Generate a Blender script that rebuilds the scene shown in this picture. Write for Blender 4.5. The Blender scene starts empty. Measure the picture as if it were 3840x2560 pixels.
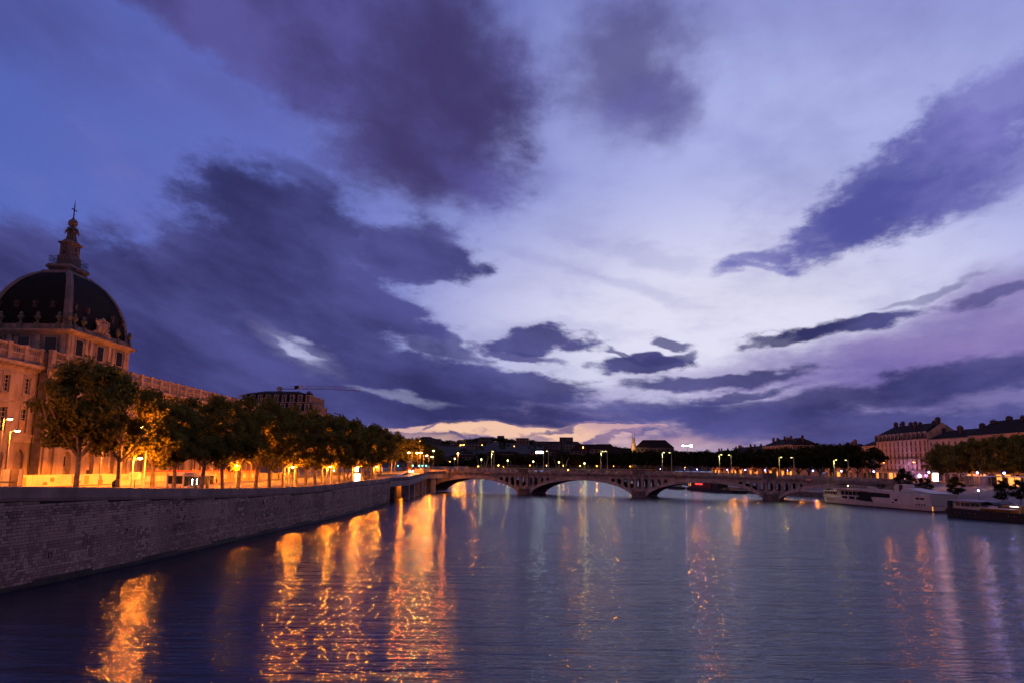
import bpy, math, random
from mathutils import Vector, Matrix
random.seed(7)
D = bpy.data
SC = bpy.context.scene
COL = SC.collection
PI = math.pi
def lin(r, g, b):
    f = lambda c: (c/255/12.92 if c <= 10 else ((c/255+.055)/1.055)**2.4)
    return (f(r), f(g), f(b), 1)

# ---------------------------------------------------------------- camera
cam_d = D.cameras.new('camera'); cam = D.objects.new('camera', cam_d); COL.objects.link(cam)
cam_d.sensor_width = 36; cam_d.lens = 36*2900/3840; cam_d.clip_start = .5; cam_d.clip_end = 20000
cam.matrix_world = (Matrix.Translation((0, 0, 11)) @ Matrix.Rotation(PI/2+math.radians(9.2), 4, 'X')
                    @ Matrix.Rotation(math.radians(.5), 4, 'Z'))
SC.camera = cam
SC.view_settings.view_transform = 'Standard'; SC.view_settings.look = 'None'
SC.view_settings.exposure = 0; SC.view_settings.gamma = 1; SC.view_settings.use_curve_mapping = False
cy = SC.cycles
cy.use_denoising = True
try: cy.denoiser = 'OPENIMAGEDENOISE'
except Exception: pass
cy.max_bounces = 5; cy.diffuse_bounces = 2; cy.glossy_bounces = 4; cy.transmission_bounces = 3; cy.transparent_max_bounces = 6
cy.sample_clamp_indirect = 6; cy.sample_clamp_direct = 0; cy.caustics_reflective = False; cy.caustics_refractive = False
cy.use_light_tree = True; cy.use_adaptive_sampling = True; cy.adaptive_threshold = .03; cy.adaptive_min_samples = 12

# ---------------------------------------------------------------- dusk sky: clouds laid out by azimuth / elevation (radians)
CLOUDS = [
  ('T', -0.236, 0.543, 0.227, 0.0862, -0.266, 0.9, 0.4), ('T', -0.15, 0.457, 0.153, 0.1026, -0.419, 0.96, 0.38), ('T', -0.073, 0.487, 0.102, 0.1184, 0.173, 0.8, 0.5),
  ('T', -0.107, 0.408, 0.106, 0.0587, -0.12, 0.9, 0.4), ('T', -0.374, 0.523, 0.118, 0.0423, -0.279, 0.85, 0.4), ('T', -0.14, 0.369, 0.11, 0.027, -0.148, 0.6, 0.5),
  ('T', -0.339, 0.481, 0.118, 0.0286, -0.435, 0.85, 0.35), ('T', -0.411, 0.516, 0.08, 0.0293, -0.215, 0.8, 0.4), ('T', 0.149, 0.49, 0.076, 0.0769, 0.115, 0.72, 0.5),
  ('T', 0.189, 0.452, 0.052, 0.0307, -0.377, 0.5, 0.5), ('T', 0.0, 0.363, 0.053, 0.0217, 0.163, 0.3, 0.6), ('T', 0.18, 0.551, 0.089, 0.0286, -0.223, 0.25, 0.6),
  ('T', -0.601, 0.47, 0.11, 0.0493, -0.09, 0.5, 0.7), ('T', -0.378, 0.441, 0.076, 0.0205, -0.353, 0.25, 0.7), ('D', -0.348, 0.309, 0.089, 0.0289, -0.157, 0.85, 0.35),
  ('D', -0.272, 0.295, 0.142, 0.0432, -0.27, 0.92, 0.35), ('D', -0.143, 0.266, 0.086, 0.0415, -0.045, 0.9, 0.3), ('D', -0.301, 0.228, 0.178, 0.0645, -0.146, 0.97, 0.35),
  ('D', -0.125, 0.255, 0.069, 0.0305, -0.101, 0.95, 0.25), ('D', -0.18, 0.209, 0.061, 0.0277, -0.392, 0.95, 0.25), ('D', -0.453, 0.189, 0.204, 0.0609, -0.062, 0.95, 0.4),
  ('D', -0.234, 0.189, 0.11, 0.0493, -0.128, 0.95, 0.35), ('D', -0.545, 0.164, 0.186, 0.0773, -0.0, 0.96, 0.4), ('D', -0.577, 0.237, 0.08, 0.0237, -0.088, 0.8, 0.45),
  ('D', -0.366, 0.123, 0.291, 0.0577, -0.027, 0.96, 0.35), ('D', -0.501, 0.065, 0.327, 0.0588, 0.04, 0.96, 0.4), ('D', -0.2, 0.147, 0.094, 0.0385, -0.317, 0.93, 0.3),
  ('D', -0.276, 0.358, 0.048, 0.0161, -0.327, 0.6, 0.4), ('D', -0.165, 0.093, 0.128, 0.0386, -0.119, 0.95, 0.3), ('D', -0.094, 0.156, 0.074, 0.0168, -0.361, 0.85, 0.3),
  ('D', -0.11, 0.116, 0.09, 0.0251, -0.19, 0.93, 0.3), ('D', -0.025, 0.104, 0.124, 0.0202, -0.044, 0.95, 0.25), ('D', 0.019, 0.16, 0.085, 0.0146, -0.015, 0.96, 0.22),
  ('D', 0.002, 0.145, 0.063, 0.009, -0.098, 0.9, 0.25), ('D', 0.171, 0.135, 0.063, 0.0144, 0.036, 0.97, 0.2), ('D', 0.138, 0.148, 0.039, 0.005, -0.449, 0.8, 0.3),
  ('D', 0.216, 0.163, 0.028, 0.0066, 0.008, 0.85, 0.3), ('D', 0.207, 0.144, 0.033, 0.0071, 0.33, 0.85, 0.3), ('D', -0.064, 0.069, 0.146, 0.0189, -0.041, 0.93, 0.3),
  ('D', -0.153, 0.06, 0.138, 0.0248, -0.019, 0.93, 0.35), ('D', 0.126, 0.069, 0.132, 0.0177, 0.068, 0.8, 0.35), ('D', 0.257, 0.112, 0.11, 0.0092, 0.066, 0.9, 0.3),
  ('D', 0.288, 0.095, 0.067, 0.0054, 0.124, 0.85, 0.35), ('D', 0.031, 0.084, 0.146, 0.0112, -0.032, 0.6, 0.4), ('D', 0.328, 0.075, 0.269, 0.0179, 0.07, 0.86, 0.4),
  ('D', 0.41, 0.047, 0.273, 0.0204, -0.014, 0.86, 0.4), ('D', 0.525, 0.097, 0.108, 0.0155, 0.131, 0.85, 0.35), ('D', 0.277, 0.062, 0.143, 0.0182, 0.025, 0.85, 0.35),
  ('D', 0.545, 0.072, 0.1, 0.0239, 0.046, 0.5, 0.5), ('D', 0.422, 0.172, 0.078, 0.0123, 0.118, 0.97, 0.25), ('D', 0.358, 0.162, 0.055, 0.0068, 0.204, 0.85, 0.3),
  ('D', 0.574, 0.185, 0.052, 0.0076, 0.095, 0.7, 0.4), ('D', 0.493, 0.198, 0.071, 0.0045, 0.135, 0.5, 0.5), ('D', 0.137, 0.046, 0.055, 0.005, 0.037, 0.7, 0.4),
  ('D', -0.476, 0.026, 0.435, 0.0393, 0.02, 0.9, 0.5), ('D', 0.454, 0.014, 0.291, 0.0248, 0.001, 0.6, 0.5), ('D', 0.521, 0.039, 0.199, 0.024, 0.045, 0.6, 0.5),
  ('V', 0.493, 0.133, 0.182, 0.042, 0.109, 0.85, 0.5), ('V', 0.582, 0.179, 0.094, 0.033, 0.095, 0.7, 0.5), ('V', 0.315, 0.12, 0.165, 0.0214, 0.074, 0.5, 0.5),
  ('V', 0.048, 0.079, 0.134, 0.0223, 0.002, 0.6, 0.5), ('V', 0.547, 0.105, 0.12, 0.0335, 0.044, 0.8, 0.6), ('V', 0.434, 0.06, 0.219, 0.0455, -0.021, 0.8, 0.5),
  ('V', 0.098, 0.04, 0.083, 0.0077, 0.143, 0.4, 0.6), ('P', 0.512, 0.333, 0.125, 0.0465, 0.336, 0.9, 0.35), ('P', 0.414, 0.287, 0.091, 0.0247, 0.323, 0.85, 0.35),
  ('P', 0.579, 0.386, 0.092, 0.0375, 0.352, 0.8, 0.4), ('P', 0.585, 0.32, 0.091, 0.0281, 0.3, 0.75, 0.5), ('P', 0.337, 0.26, 0.056, 0.0117, 0.24, 0.8, 0.35),
  ('P', 0.326, 0.247, 0.036, 0.0037, -0.02, 0.6, 0.4), ('P', 0.468, 0.305, 0.117, 0.015, 0.228, 0.6, 0.4), ('P', 0.174, 0.272, 0.09, 0.0088, -0.246, 0.2, 0.7),
  ('P', 0.128, 0.241, 0.124, 0.0089, -0.267, 0.22, 0.7), ('P', 0.3, 0.394, 0.066, 0.0202, -0.349, 0.22, 0.8), ('P', 0.414, 0.526, 0.21, 0.0364, -0.205, 0.25, 0.8),
  ('P', 0.048, 0.174, 0.125, 0.0067, -0.005, 0.2, 0.7), ('B', -0.267, 0.144, 0.031, 0.0059, -0.557, 0.85, 0.6), ('B', -0.259, 0.16, 0.013, 0.0049, -0.306, 0.6, 0.7),
  ('B', -0.27, 0.147, 0.048, 0.0162, -0.487, 0.25, 0.8), ('B', -0.151, 0.09, 0.05, 0.0055, -0.189, 0.35, 0.6), ('H', 0.009, 0.043, 0.106, 0.0072, -0.027, 0.95, 0.3),
  ('H', 0.109, 0.046, 0.066, 0.005, 0.055, 0.85, 0.35), ('H', -0.097, 0.043, 0.061, 0.005, 0.082, 0.9, 0.3), ('H', 0.17, 0.049, 0.027, 0.0022, -0.106, 0.7, 0.4),
  ('E', 0.081, 0.048, 0.061, 0.0022, 0.178, 0.8, 0.4), ('E', 0.126, 0.039, 0.072, 0.0027, 0.212, 0.8, 0.4), ('E', -0.047, 0.038, 0.045, 0.0017, 0.01, 0.7, 0.4),
  ('E', -0.092, 0.047, 0.017, 0.0022, 0.362, 0.8, 0.4), ('E', 0.042, 0.033, 0.089, 0.0044, -0.045, 0.6, 0.5), ('E', 0.003, 0.052, 0.067, 0.0022, -0.062, 0.7, 0.4),
  ('H', 0.031, 0.023, 0.232, 0.0143, 0.007, 0.5, 0.5),
]
def build_world():
    w = D.worlds.new('World'); SC.world = w; w.use_nodes = True
    nt = w.node_tree; N = nt.nodes; L = nt.links; N.clear()
    def nd(t, **k):
        n = N.new(t)
        for a, v in k.items(): setattr(n, a, v)
        return n
    def put(s, v):
        if hasattr(v, 'links'): L.new(v, s)
        else: s.default_value = v
    def M(op, a, b=None, c=None, clamp=False):
        n = nd('ShaderNodeMath', operation=op, use_clamp=clamp)
        for i, v in enumerate((a, b, c)):
            if v is not None: put(n.inputs[i], v)
        return n.outputs[0]
    def VM(op, a, b=None, out=0):
        n = nd('ShaderNodeVectorMath', operation=op); put(n.inputs[0], a)
        if b is not None: put(n.inputs[1], b)
        return n.outputs[out]
    def comb(x, y, z=0.0):
        n = nd('ShaderNodeCombineXYZ'); put(n.inputs[0], x); put(n.inputs[1], y); put(n.inputs[2], z); return n.outputs[0]
    def mapr(v, a, b, c, d, kind='SMOOTHSTEP'):
        n = nd('ShaderNodeMapRange', interpolation_type=kind)
        for i, q in enumerate((v, a, b, c, d)): put(n.inputs[i], q)
        return n.outputs[0]
    def mix(f, a, b):
        n = nd('ShaderNodeMix', data_type='RGBA'); put(n.inputs[0], f); put(n.inputs[6], a); put(n.inputs[7], b); return n.outputs[2]
    def noise(vec, scale, detail, rough, color=False):
        n = nd('ShaderNodeTexNoise'); put(n.inputs['Vector'], vec); n.inputs['Scale'].default_value = scale
        n.inputs['Detail'].default_value = detail; n.inputs['Roughness'].default_value = rough
        return n.outputs[1 if color else 0]
    tc = nd('ShaderNodeTexCoord'); dv = VM('NORMALIZE', tc.outputs['Generated'])
    sp = nd('ShaderNodeSeparateXYZ'); L.new(dv, sp.inputs[0])
    az = M('ARCTAN2', sp.outputs[0], sp.outputs[1]); el = M('ARCSINE', sp.outputs[2])
    P = comb(az, el)
    # wisps get flatter towards the horizon
    st = M('DIVIDE', M('MULTIPLY', el, 5.0), M('MULTIPLY_ADD', M('ABSOLUTE', el), 1.2, 1.0))
    Q = comb(M('MULTIPLY', az, 1.35), st)
    # long cloud streaks sag like a shallow bowl: down to the right in the west, up to the right in the east
    dx = M('MINIMUM', M('ABSOLUTE', M('SUBTRACT', az, .2)), 1.2)
    e2 = M('ADD', M('MULTIPLY_ADD', M('MULTIPLY', dx, dx), -.30, el), .35)
    QR = comb(M('MULTIPLY', az, 1.05), M('DIVIDE', M('MULTIPLY', e2, 6.0), M('MULTIPLY_ADD', M('ABSOLUTE', e2), 1.3, 1.0)))
    w1 = VM('SUBTRACT', noise(Q, 4.5, 3, .55, True), (.5, .5, .5))
    w2 = VM('SUBTRACT', noise(QR, 12, 4, .62, True), (.5, .5, .5))
    warp = VM('ADD', VM('MULTIPLY', w1, (.13, .05, 0)), VM('MULTIPLY', w2, (.07, .03, 0)))
    PW = VM('ADD', P, warp)
    ero = M('MULTIPLY_ADD', noise(Q, 20, 6, .64), 1.0, M('MULTIPLY_ADD', noise(QR, 7, 7, .62), 1.9, -1.45))
    T = {}; prev = None
    ps = nd('ShaderNodeSeparateXYZ'); L.new(PW, ps.inputs[0])
    for cls, a, e, rx, ry, rot, k, s in CLOUDS:
        mp = nd('ShaderNodeMapping', vector_type='TEXTURE'); L.new(comb(ps.outputs[0], ps.outputs[1], M('MULTIPLY', prev, 1e-7) if prev else 0.0), mp.inputs[0])
        mp.inputs['Location'].default_value = (a, e, 0); mp.inputs['Rotation'].default_value = (0, 0, rot)
        mp.inputs['Scale'].default_value = (rx, ry, 1)
        d = VM('LENGTH', mp.outputs[0], out=1)
        d = M('MULTIPLY_ADD', ero, .55 if cls in 'TV' else 1.15 if cls == 'P' else .8, d)
        f_ = 1.25 if cls in 'TV' else 1.0; m = mapr(d, 1-s*f_, 1+s*f_, 1-k, 1.0)
        T[cls] = prev = m if cls not in T else M('MULTIPLY', T[cls], m)
    dist = lambda a, e, sx, sy: VM('LENGTH', comb(M('MULTIPLY', M('SUBTRACT', az, a), 1/sx), M('MULTIPLY', M('SUBTRACT', el, e), 1/sy)), out=1)
    low = mapr(el, -.02, .6, 0.0, 1.0, 'LINEAR')
    col = mix(low, lin(112, 124, 204), lin(92, 104, 186))
    col = mix(mapr(dist(-.75, .38, .5, .5), 0.0, 1.0, .8, 0.0), col, lin(76, 98, 180))
    col = mix(mapr(dist(.38, .30, .74, .56), .1, 1.0, .97, 0.0), col, lin(178, 184, 234))
    col = mix(mapr(dist(.27, .16, .54, .23), .15, 1.0, .99, 0.0), col, lin(226, 224, 245))
    # thin general cloud everywhere, also outside the picture
    gen = mapr(noise(Q, 2.6, 5, .6), .42, .72, 0.0, .26)
    col = mix(gen, col, lin(92, 92, 160))
    fine = mapr(noise(QR, 7, 6, .62), .5, .76, 0.0, .26)
    col = mix(fine, col, lin(120, 120, 190))
    inv = lambda c: M('SUBTRACT', 1.0, T[c])
    var = mapr(noise(QR, 3.6, 6, .58), .32, .68, .0, 1.0)
    col = mix(inv('V'), col, mix(var, lin(112, 98, 168), lin(146, 126, 186)))
    col = mix(inv('P'), col, mix(var, lin(80, 82, 156), lin(128, 126, 200)))
    col = mix(inv('T'), col, mix(var, lin(66, 58, 108), lin(90, 86, 156)))
    # warm strip along the horizon, in the direction where the sun went down
    az2 = dist(.06, .042, .42, .036)
    col = mix(mapr(az2, .2, 1.0, .75, 0.0), col, lin(226, 176, 172))
    col = mix(inv('D'), col, mix(var, lin(50, 50, 100), lin(82, 82, 146)))
    col = mix(inv('B'), col, lin(182, 184, 224))
    col = mix(inv('H'), col, mix(var, lin(248, 200, 170), lin(208, 164, 176)))
    col = mix(inv('E'), col, mix(var, lin(88, 80, 132), lin(150, 122, 160)))
    # behind and far to the sides the dusk goes on, duller and pinker
    back = mapr(M('ABSOLUTE', az), .75, 1.6, 0.0, .95)
    col = mix(back, col, mix(gen, lin(132, 108, 138), lin(104, 86, 118)))
    col = mix(mapr(el, -.02, -.005, 1.0, 0.0), col, lin(30, 28, 40))
    bg = nd('ShaderNodeBackground'); L.new(col, bg.inputs[0]); bg.inputs[1].default_value = 1.0
    out = nd('ShaderNodeOutputWorld'); L.new(bg.outputs[0], out.inputs[0])
build_world()
# ---------------------------------------------------------------- helpers
class MB:
    """collects shapes and links them as ONE mesh object"""
    def __init__(s): s.v = []; s.f = []; s.m = []
    def add(s, vs, fs, m=0):
        o = len(s.v); s.v += [tuple(p) for p in vs]; s.f += [tuple(i+o for i in f) for f in fs]; s.m += [m]*len(fs); return s
    def hexa(s, p, m=0):        # p: 4 bottom, 4 top
        return s.add(p, [(3, 2, 1, 0), (4, 5, 6, 7), (0, 1, 5, 4), (1, 2, 6, 5), (2, 3, 7, 6), (3, 0, 4, 7)], m)
    def box(s, x0, x1, y0, y1, z0, z1, m=0):
        return s.hexa([(x0, y0, z0), (x1, y0, z0), (x1, y1, z0), (x0, y1, z0), (x0, y0, z1), (x1, y0, z1), (x1, y1, z1), (x0, y1, z1)], m)
    def cbox(s, x0, x1, y0, y1, z0, z1, c, m=0):    # box with a chamfered +x face (a dressed stone)
        p = [(x0, y0, z0), (x0, y1, z0), (x0, y1, z1), (x0, y0, z1), (x1-c, y0, z0), (x1-c, y1, z0), (x1-c, y1, z1), (x1-c, y0, z1),
             (x1, y0+c, z0+c), (x1, y1-c, z0+c), (x1, y1-c, z1-c), (x1, y0+c, z1-c)]
        return s.add(p, [(0, 1, 5, 4), (1, 2, 6, 5), (2, 3, 7, 6), (3, 0, 4, 7), (4, 5, 9, 8), (5, 6, 10, 9), (6, 7, 11, 10), (7, 4, 8, 11), (8, 9, 10, 11)], m)
    def tube(s, pts, rad, n=6, m=0, cap=True):
        pts = [Vector(p) for p in pts]; R = rad if isinstance(rad, (list, tuple)) else [rad]*len(pts)
        o = len(s.v); up = Vector((.31, .17, .93))
        for i, p in enumerate(pts):
            t = (pts[min(i+1, len(pts)-1)]-pts[max(i-1, 0)])
            t = t.normalized() if t.length > 1e-9 else Vector((0, 0, 1))
            a = t.cross(up)
            if a.length < .15: a = t.cross(Vector((1, 0, 0)))
            a.normalize(); b = t.cross(a)
            for k in range(n):
                an = 2*PI*k/n; q = p+(a*math.cos(an)+b*math.sin(an))*R[i]; s.v.append(tuple(q))
        for i in range(len(pts)-1):
            for k in range(n):
                s.f.append((o+i*n+k, o+i*n+(k+1) % n, o+(i+1)*n+(k+1) % n, o+(i+1)*n+k)); s.m.append(m)
        if cap:
            s.f.append(tuple(o+k for k in range(n))[::-1]); s.m.append(m)
            e = o+(len(pts)-1)*n; s.f.append(tuple(e+k for k in range(n))); s.m.append(m)
        return s
    def lathe(s, prof, n=12, c=(0, 0, 0), m=0):     # prof: (radius, z)
        o = len(s.v)
        for r, z in prof:
            for k in range(n): a = 2*PI*k/n; s.v.append((c[0]+r*math.cos(a), c[1]+r*math.sin(a), c[2]+z))
        for i in range(len(prof)-1):
            for k in range(n): s.f.append((o+i*n+k, o+i*n+(k+1) % n, o+(i+1)*n+(k+1) % n, o+(i+1)*n+k)); s.m.append(m)
        s.f.append(tuple(o+k for k in range(n))[::-1]); s.m.append(m)
        e = o+(len(prof)-1)*n; s.f.append(tuple(e+k for k in range(n))); s.m.append(m)
        return s
    def ball(s, c, r, n=10, h=6, m=0, sz=1.0):
        return s.lathe([(max(.002, r*math.sin(PI*i/h)), -r*sz*math.cos(PI*i/h)) for i in range(h+1)], n, c, m)
    def prism(s, poly, a0, a1, axis='x', m=0):      # polygon extruded along an axis
        n = len(poly)
        g = {'x': lambda p, a: (a, p[0], p[1]), 'y': lambda p, a: (p[0], a, p[1]), 'z': lambda p, a: (p[0], p[1], a)}[axis]
        o = len(s.v); s.v += [g(p, a0) for p in poly]+[g(p, a1) for p in poly]
        s.f += [tuple(o+i for i in range(n))[::-1], tuple(o+n+i for i in range(n))]+[(o+i, o+(i+1) % n, o+n+(i+1) % n, o+n+i) for i in range(n)]
        s.m += [m]*(n+2); return s
    def frustum(s, x0, x1, y0, y1, z0, X0, X1, Y0, Y1, z1, m=0):
        return s.hexa([(x0, y0, z0), (x1, y0, z0), (x1, y1, z0), (x0, y1, z0), (X0, Y0, z1), (X1, Y0, z1), (X1, Y1, z1), (X0, Y1, z1)], m)
    def mesh(s, name, mats):
        me = D.meshes.new(name); me.from_pydata(s.v, [], s.f)
        for m in (mats if isinstance(mats, (list, tuple)) else [mats]): me.materials.append(m)
        if any(s.m): me.polygons.foreach_set('material_index', s.m)
        me.update(); return me
    def build(s, name, mats, parent=None, off=None, smooth=False, world=False):
        if world and parent is not None:
            L = parent.location; s.v = [(a-L.x, b-L.y, c-L.z) for a, b, c in s.v]
        me = s.mesh(name, mats)
        if smooth: me.polygons.foreach_set('use_smooth', [True]*len(me.polygons))
        return link(me, name, parent, off)
CH = {}
def link(me, name, parent=None, off=None, rz=0.0):
    o = D.objects.new(name, me); COL.objects.link(o); o.parent = parent
    if parent is not None: CH.setdefault(parent.name, []).append(o)
    if off: o.location = off
    if rz: o.rotation_euler = (0, 0, rz)
    return o
def tag(o, label=None, cat=None, group=None, kind=None):
    for k, v in (('label', label), ('category', cat), ('group', group), ('kind', kind)):
        if v: o[k] = v
    return o
def thing(name, label, cat, loc=(0, 0, 0), rz=0.0, group=None):
    o = D.objects.new(name, None); COL.objects.link(o); o.location = loc; o.rotation_euler = (0, 0, rz); o.empty_display_size = .3
    return tag(o, label, cat, group)
def dup(o, loc=None, rz=None, label=None, group=None, sc=None):
    """a copy of a thing with copies of its parts and sub-parts (shared meshes)"""
    r = o.copy(); COL.objects.link(r)
    if loc is not None: r.location = loc
    if rz is not None: r.rotation_euler = (0, 0, rz)
    if sc: r.scale = sc if isinstance(sc, tuple) else (sc, sc, sc)
    if label: r['label'] = label
    if group: r['group'] = group
    def rec(src, dst):
        for c in list(CH.get(src.name, ())):
            k = c.copy(); COL.objects.link(k); k.parent = dst; CH.setdefault(dst.name, []).append(k); rec(c, k)
    rec(o, r); return r
ORD = ('first second third fourth fifth sixth seventh eighth ninth tenth eleventh twelfth thirteenth fourteenth fifteenth sixteenth seventeenth '
       'eighteenth nineteenth twentieth').split()
ORD += ['twenty-'+o for o in ORD[:9]]+['thirtieth']+['thirty-'+o for o in ORD[:9]]
def interp(t, x):
    if x <= t[0][0]: return t[0][1]
    for (a, b), (c, d) in zip(t, t[1:]):
        if x <= c: return b+(d-b)*(x-a)/(c-a)
    return t[-1][1]

# ---------------------------------------------------------------- materials
def mat(name, col, rough=.8, var=.25, scale=.6, bump=0.0, metal=0.0, spec=.3, col2=None, det=6, stretch=(1, 1, 1), obj=False):
    m = D.materials.new(name); m.use_nodes = True; nt = m.node_tree; N = nt.nodes; L = nt.links
    b = N['Principled BSDF']; b.inputs['Roughness'].default_value = rough; b.inputs['Metallic'].default_value = metal
    b.inputs['Specular IOR Level'].default_value = spec
    col = tuple(col)[:3]
    c2 = tuple(col2)[:3] if col2 else tuple(min(1, c*(1+var)) for c in col)
    c1 = col if col2 else tuple(c*(1-var) for c in col)
    geo = N.new('ShaderNodeTexCoord'); mp = N.new('ShaderNodeMapping'); mp.inputs['Scale'].default_value = stretch
    if obj: L.new(geo.outputs['Object'], mp.inputs[0])
    else:
        gg = N.new('ShaderNodeNewGeometry'); L.new(gg.outputs['Position'], mp.inputs[0])
    n = N.new('ShaderNodeTexNoise'); n.inputs['Scale'].default_value = scale; n.inputs['Detail'].default_value = det; n.inputs['Roughness'].default_value = .62
    L.new(mp.outputs[0], n.inputs['Vector'])
    r = N.new('ShaderNodeMapRange'); r.inputs[1].default_value = .32; r.inputs[2].default_value = .68; L.new(n.outputs[0], r.inputs[0])
    x = N.new('ShaderNodeMix'); x.data_type = 'RGBA'; x.inputs[6].default_value = (*c1, 1); x.inputs[7].default_value = (*c2, 1)
    L.new(r.outputs[0], x.inputs[0]); L.new(x.outputs[2], b.inputs['Base Color'])
    if bump:
        u = N.new('ShaderNodeBump'); u.inputs['Strength'].default_value = bump; u.inputs['Distance'].default_value = .1
        L.new(n.outputs[0], u.inputs['Height']); L.new(u.outputs[0], b.inputs['Normal'])
    return m
def emis(name, col, k):
    m = D.materials.new(name); m.use_nodes = True; b = m.node_tree.nodes['Principled BSDF']
    b.inputs['Base Color'].default_value = (*tuple(col)[:3], 1); b.inputs['Emission Color'].default_value = (*tuple(col)[:3], 1)
    b.inputs['Emission Strength'].default_value = k; b.inputs['Roughness'].default_value = .5
    return m
def glassy(name, col, rough=.12):
    m = mat(name, col, rough, .1, 3, 0, 0, .6); return m
K = {}
K['stone'] = mat('pale_limestone', (.15, .105, .085), .85, .38, .35, .3, col2=(.40, .30, .24), stretch=(1, 1, .5))
K['stone_d'] = mat('dark_limestone', (.09, .068, .062), .85, .4, .5, .25, col2=(.27, .20, .17))  # limestone in a darker tone for attic, core and back walls
K['trim'] = mat('limestone_trim', (.18, .13, .105), .8, .3, .5, .25, col2=(.42, .31, .25))
K['slate'] = mat('slate_roof', (.014, .013, .015), .8, .35, 1.5, .2, 0, .1)
K['lead'] = mat('dome_slate', (.009, .008, .009), .8, .3, .25, .15, 0, .08)
K['rib'] = mat('dome_rib_stone', (.13, .10, .10), .8, .3, .5, .2)
K['tile'] = mat('brown_roof_tile', (.020, .013, .013), .9, .35, 1.2, .4, 0, .08)
K['brick'] = mat('chimney_brick', (.06, .035, .03), .9, .3, 1.5, .3)
K['glass'] = mat('dark_window_glass', (.016, .015, .018), .2, .1, 3, 0, 0, .3)
K['pale_blind'] = mat('pale_window_blind', (.5, .44, .42), .6, .1, 3)
K['wood'] = mat('grey_painted_wood', (.34, .30, .28), .6, .15, 2)
K['ply'] = mat('plywood_sheet', (.34, .20, .09), .8, .2, 2)
K['iron'] = mat('dark_iron', (.018, .017, .018), .5, .3, 3, 0, .3)
K['steel'] = mat('grey_galvanised_pole', (.32, .31, .30), .45, .15, 3, 0, .3)
K['asphalt'] = mat('asphalt', (.055, .052, .05), .85, .3, .7, .15)
K['pave'] = mat('pale_pavement', (.22, .19, .16), .85, .2, .5, .1)
K['kerb'] = mat('granite_kerb', (.28, .26, .25), .8, .2, 1.5, .1)
K['mark'] = mat('road_paint', (.62, .6, .56), .7, .15, 2)
K['bark'] = mat('plane_bark', (.22, .17, .115), .9, .45, 2.2, .3)
K['bark_d'] = mat('dark_bark', (.06, .05, .04), .9, .4, 2.2, .3)
K['leaf'] = None
K['white'] = mat('white_paint', (.62, .56, .52), .55, .12, .8)
K['hull'] = mat('white_hull_paint', (.50, .43, .41), .5, .14, .5)
K['black'] = mat('black_hull_paint', (.014, .013, .015), .55, .3, .8)
K['red'] = mat('red_paint', (.45, .02, .015), .5, .15, 1)
K['dred'] = mat('dark_red_paint', (.12, .012, .012), .6, .3, 1)
K['ring'] = mat('arch_ring_stone', (.38, .305, .285), .85, .35, .55, .25)
K['conc'] = mat('grey_concrete', (.30, .25, .24), .85, .3, .5, .15, stretch=(1, 1, .4))
K['bridge'] = mat('bridge_stone', (.28, .222, .208), .85, .35, .55, .25)
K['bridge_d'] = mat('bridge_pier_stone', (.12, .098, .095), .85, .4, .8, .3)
K['board'] = mat('white_hoarding_board', (.50, .41, .30), .6, .08, .6)
K['orange'] = mat('orange_board', (.50, .20, .06), .6, .1, .6)
K['print'] = mat('brown_print', (.30, .12, .05), .7, .25, 3)
K['green'] = mat('dark_green_paint', (.03, .06, .025), .5, .2, 2)
K['blue'] = mat('blue_paint', (.05, .10, .35), .5, .2, 2)
K['yellow'] = mat('yellow_paint', (.5, .30, .05), .5, .2, 2)
K['skin'] = mat('skin', (.45, .28, .2), .6, .05, 3)
K['cloth'] = mat('dark_cloth', (.03, .03, .04), .9, .2, 5)
K['cloth_p'] = mat('pale_cloth', (.4, .33, .28), .9, .2, 5)
K['canvas'] = mat('pale_canvas', (.34, .31, .36), .85, .1, 2)
K['sod'] = emis('sodium_lamp_glow', (1, .36, .05), 40)
K['sodw'] = emis('bright_sodium_lamp_glow', (1, .52, .16), 60)
K['merc'] = emis('mercury_lamp_glow', (1, .92, .30), 15)
K['coolw'] = emis('cool_white_lamp_glow', (.85, .97, 1), 30)
K['blu'] = emis('blue_lamp_glow', (.28, .30, 1), 30)
K['win'] = emis('lit_window_glow', (1, .40, .07), 1.3)
K['redl'] = emis('red_signal_glow', (1, .03, .02), 25)
K['grnl'] = emis('green_signal_glow', (.1, 1, .7), 14)
K['wht'] = emis('white_light_panel', (1, .93, .85), 6)
K['neon'] = emis('red_neon_glow', (1, .05, .05), 3)
K['pink'] = emis('pink_light_glow', (1, .45, .75), 4)
def lamp_light(parent, off, col, power, rad=.18, spot=None):
    l = D.lights.new('bulb_light', 'SPOT' if spot else 'POINT'); l.color = col; l.energy = power; l.shadow_soft_size = rad
    if spot: l.spot_size = math.radians(spot); l.spot_blend = .25
    return link(l, 'bulb_light', parent, off)
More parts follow.
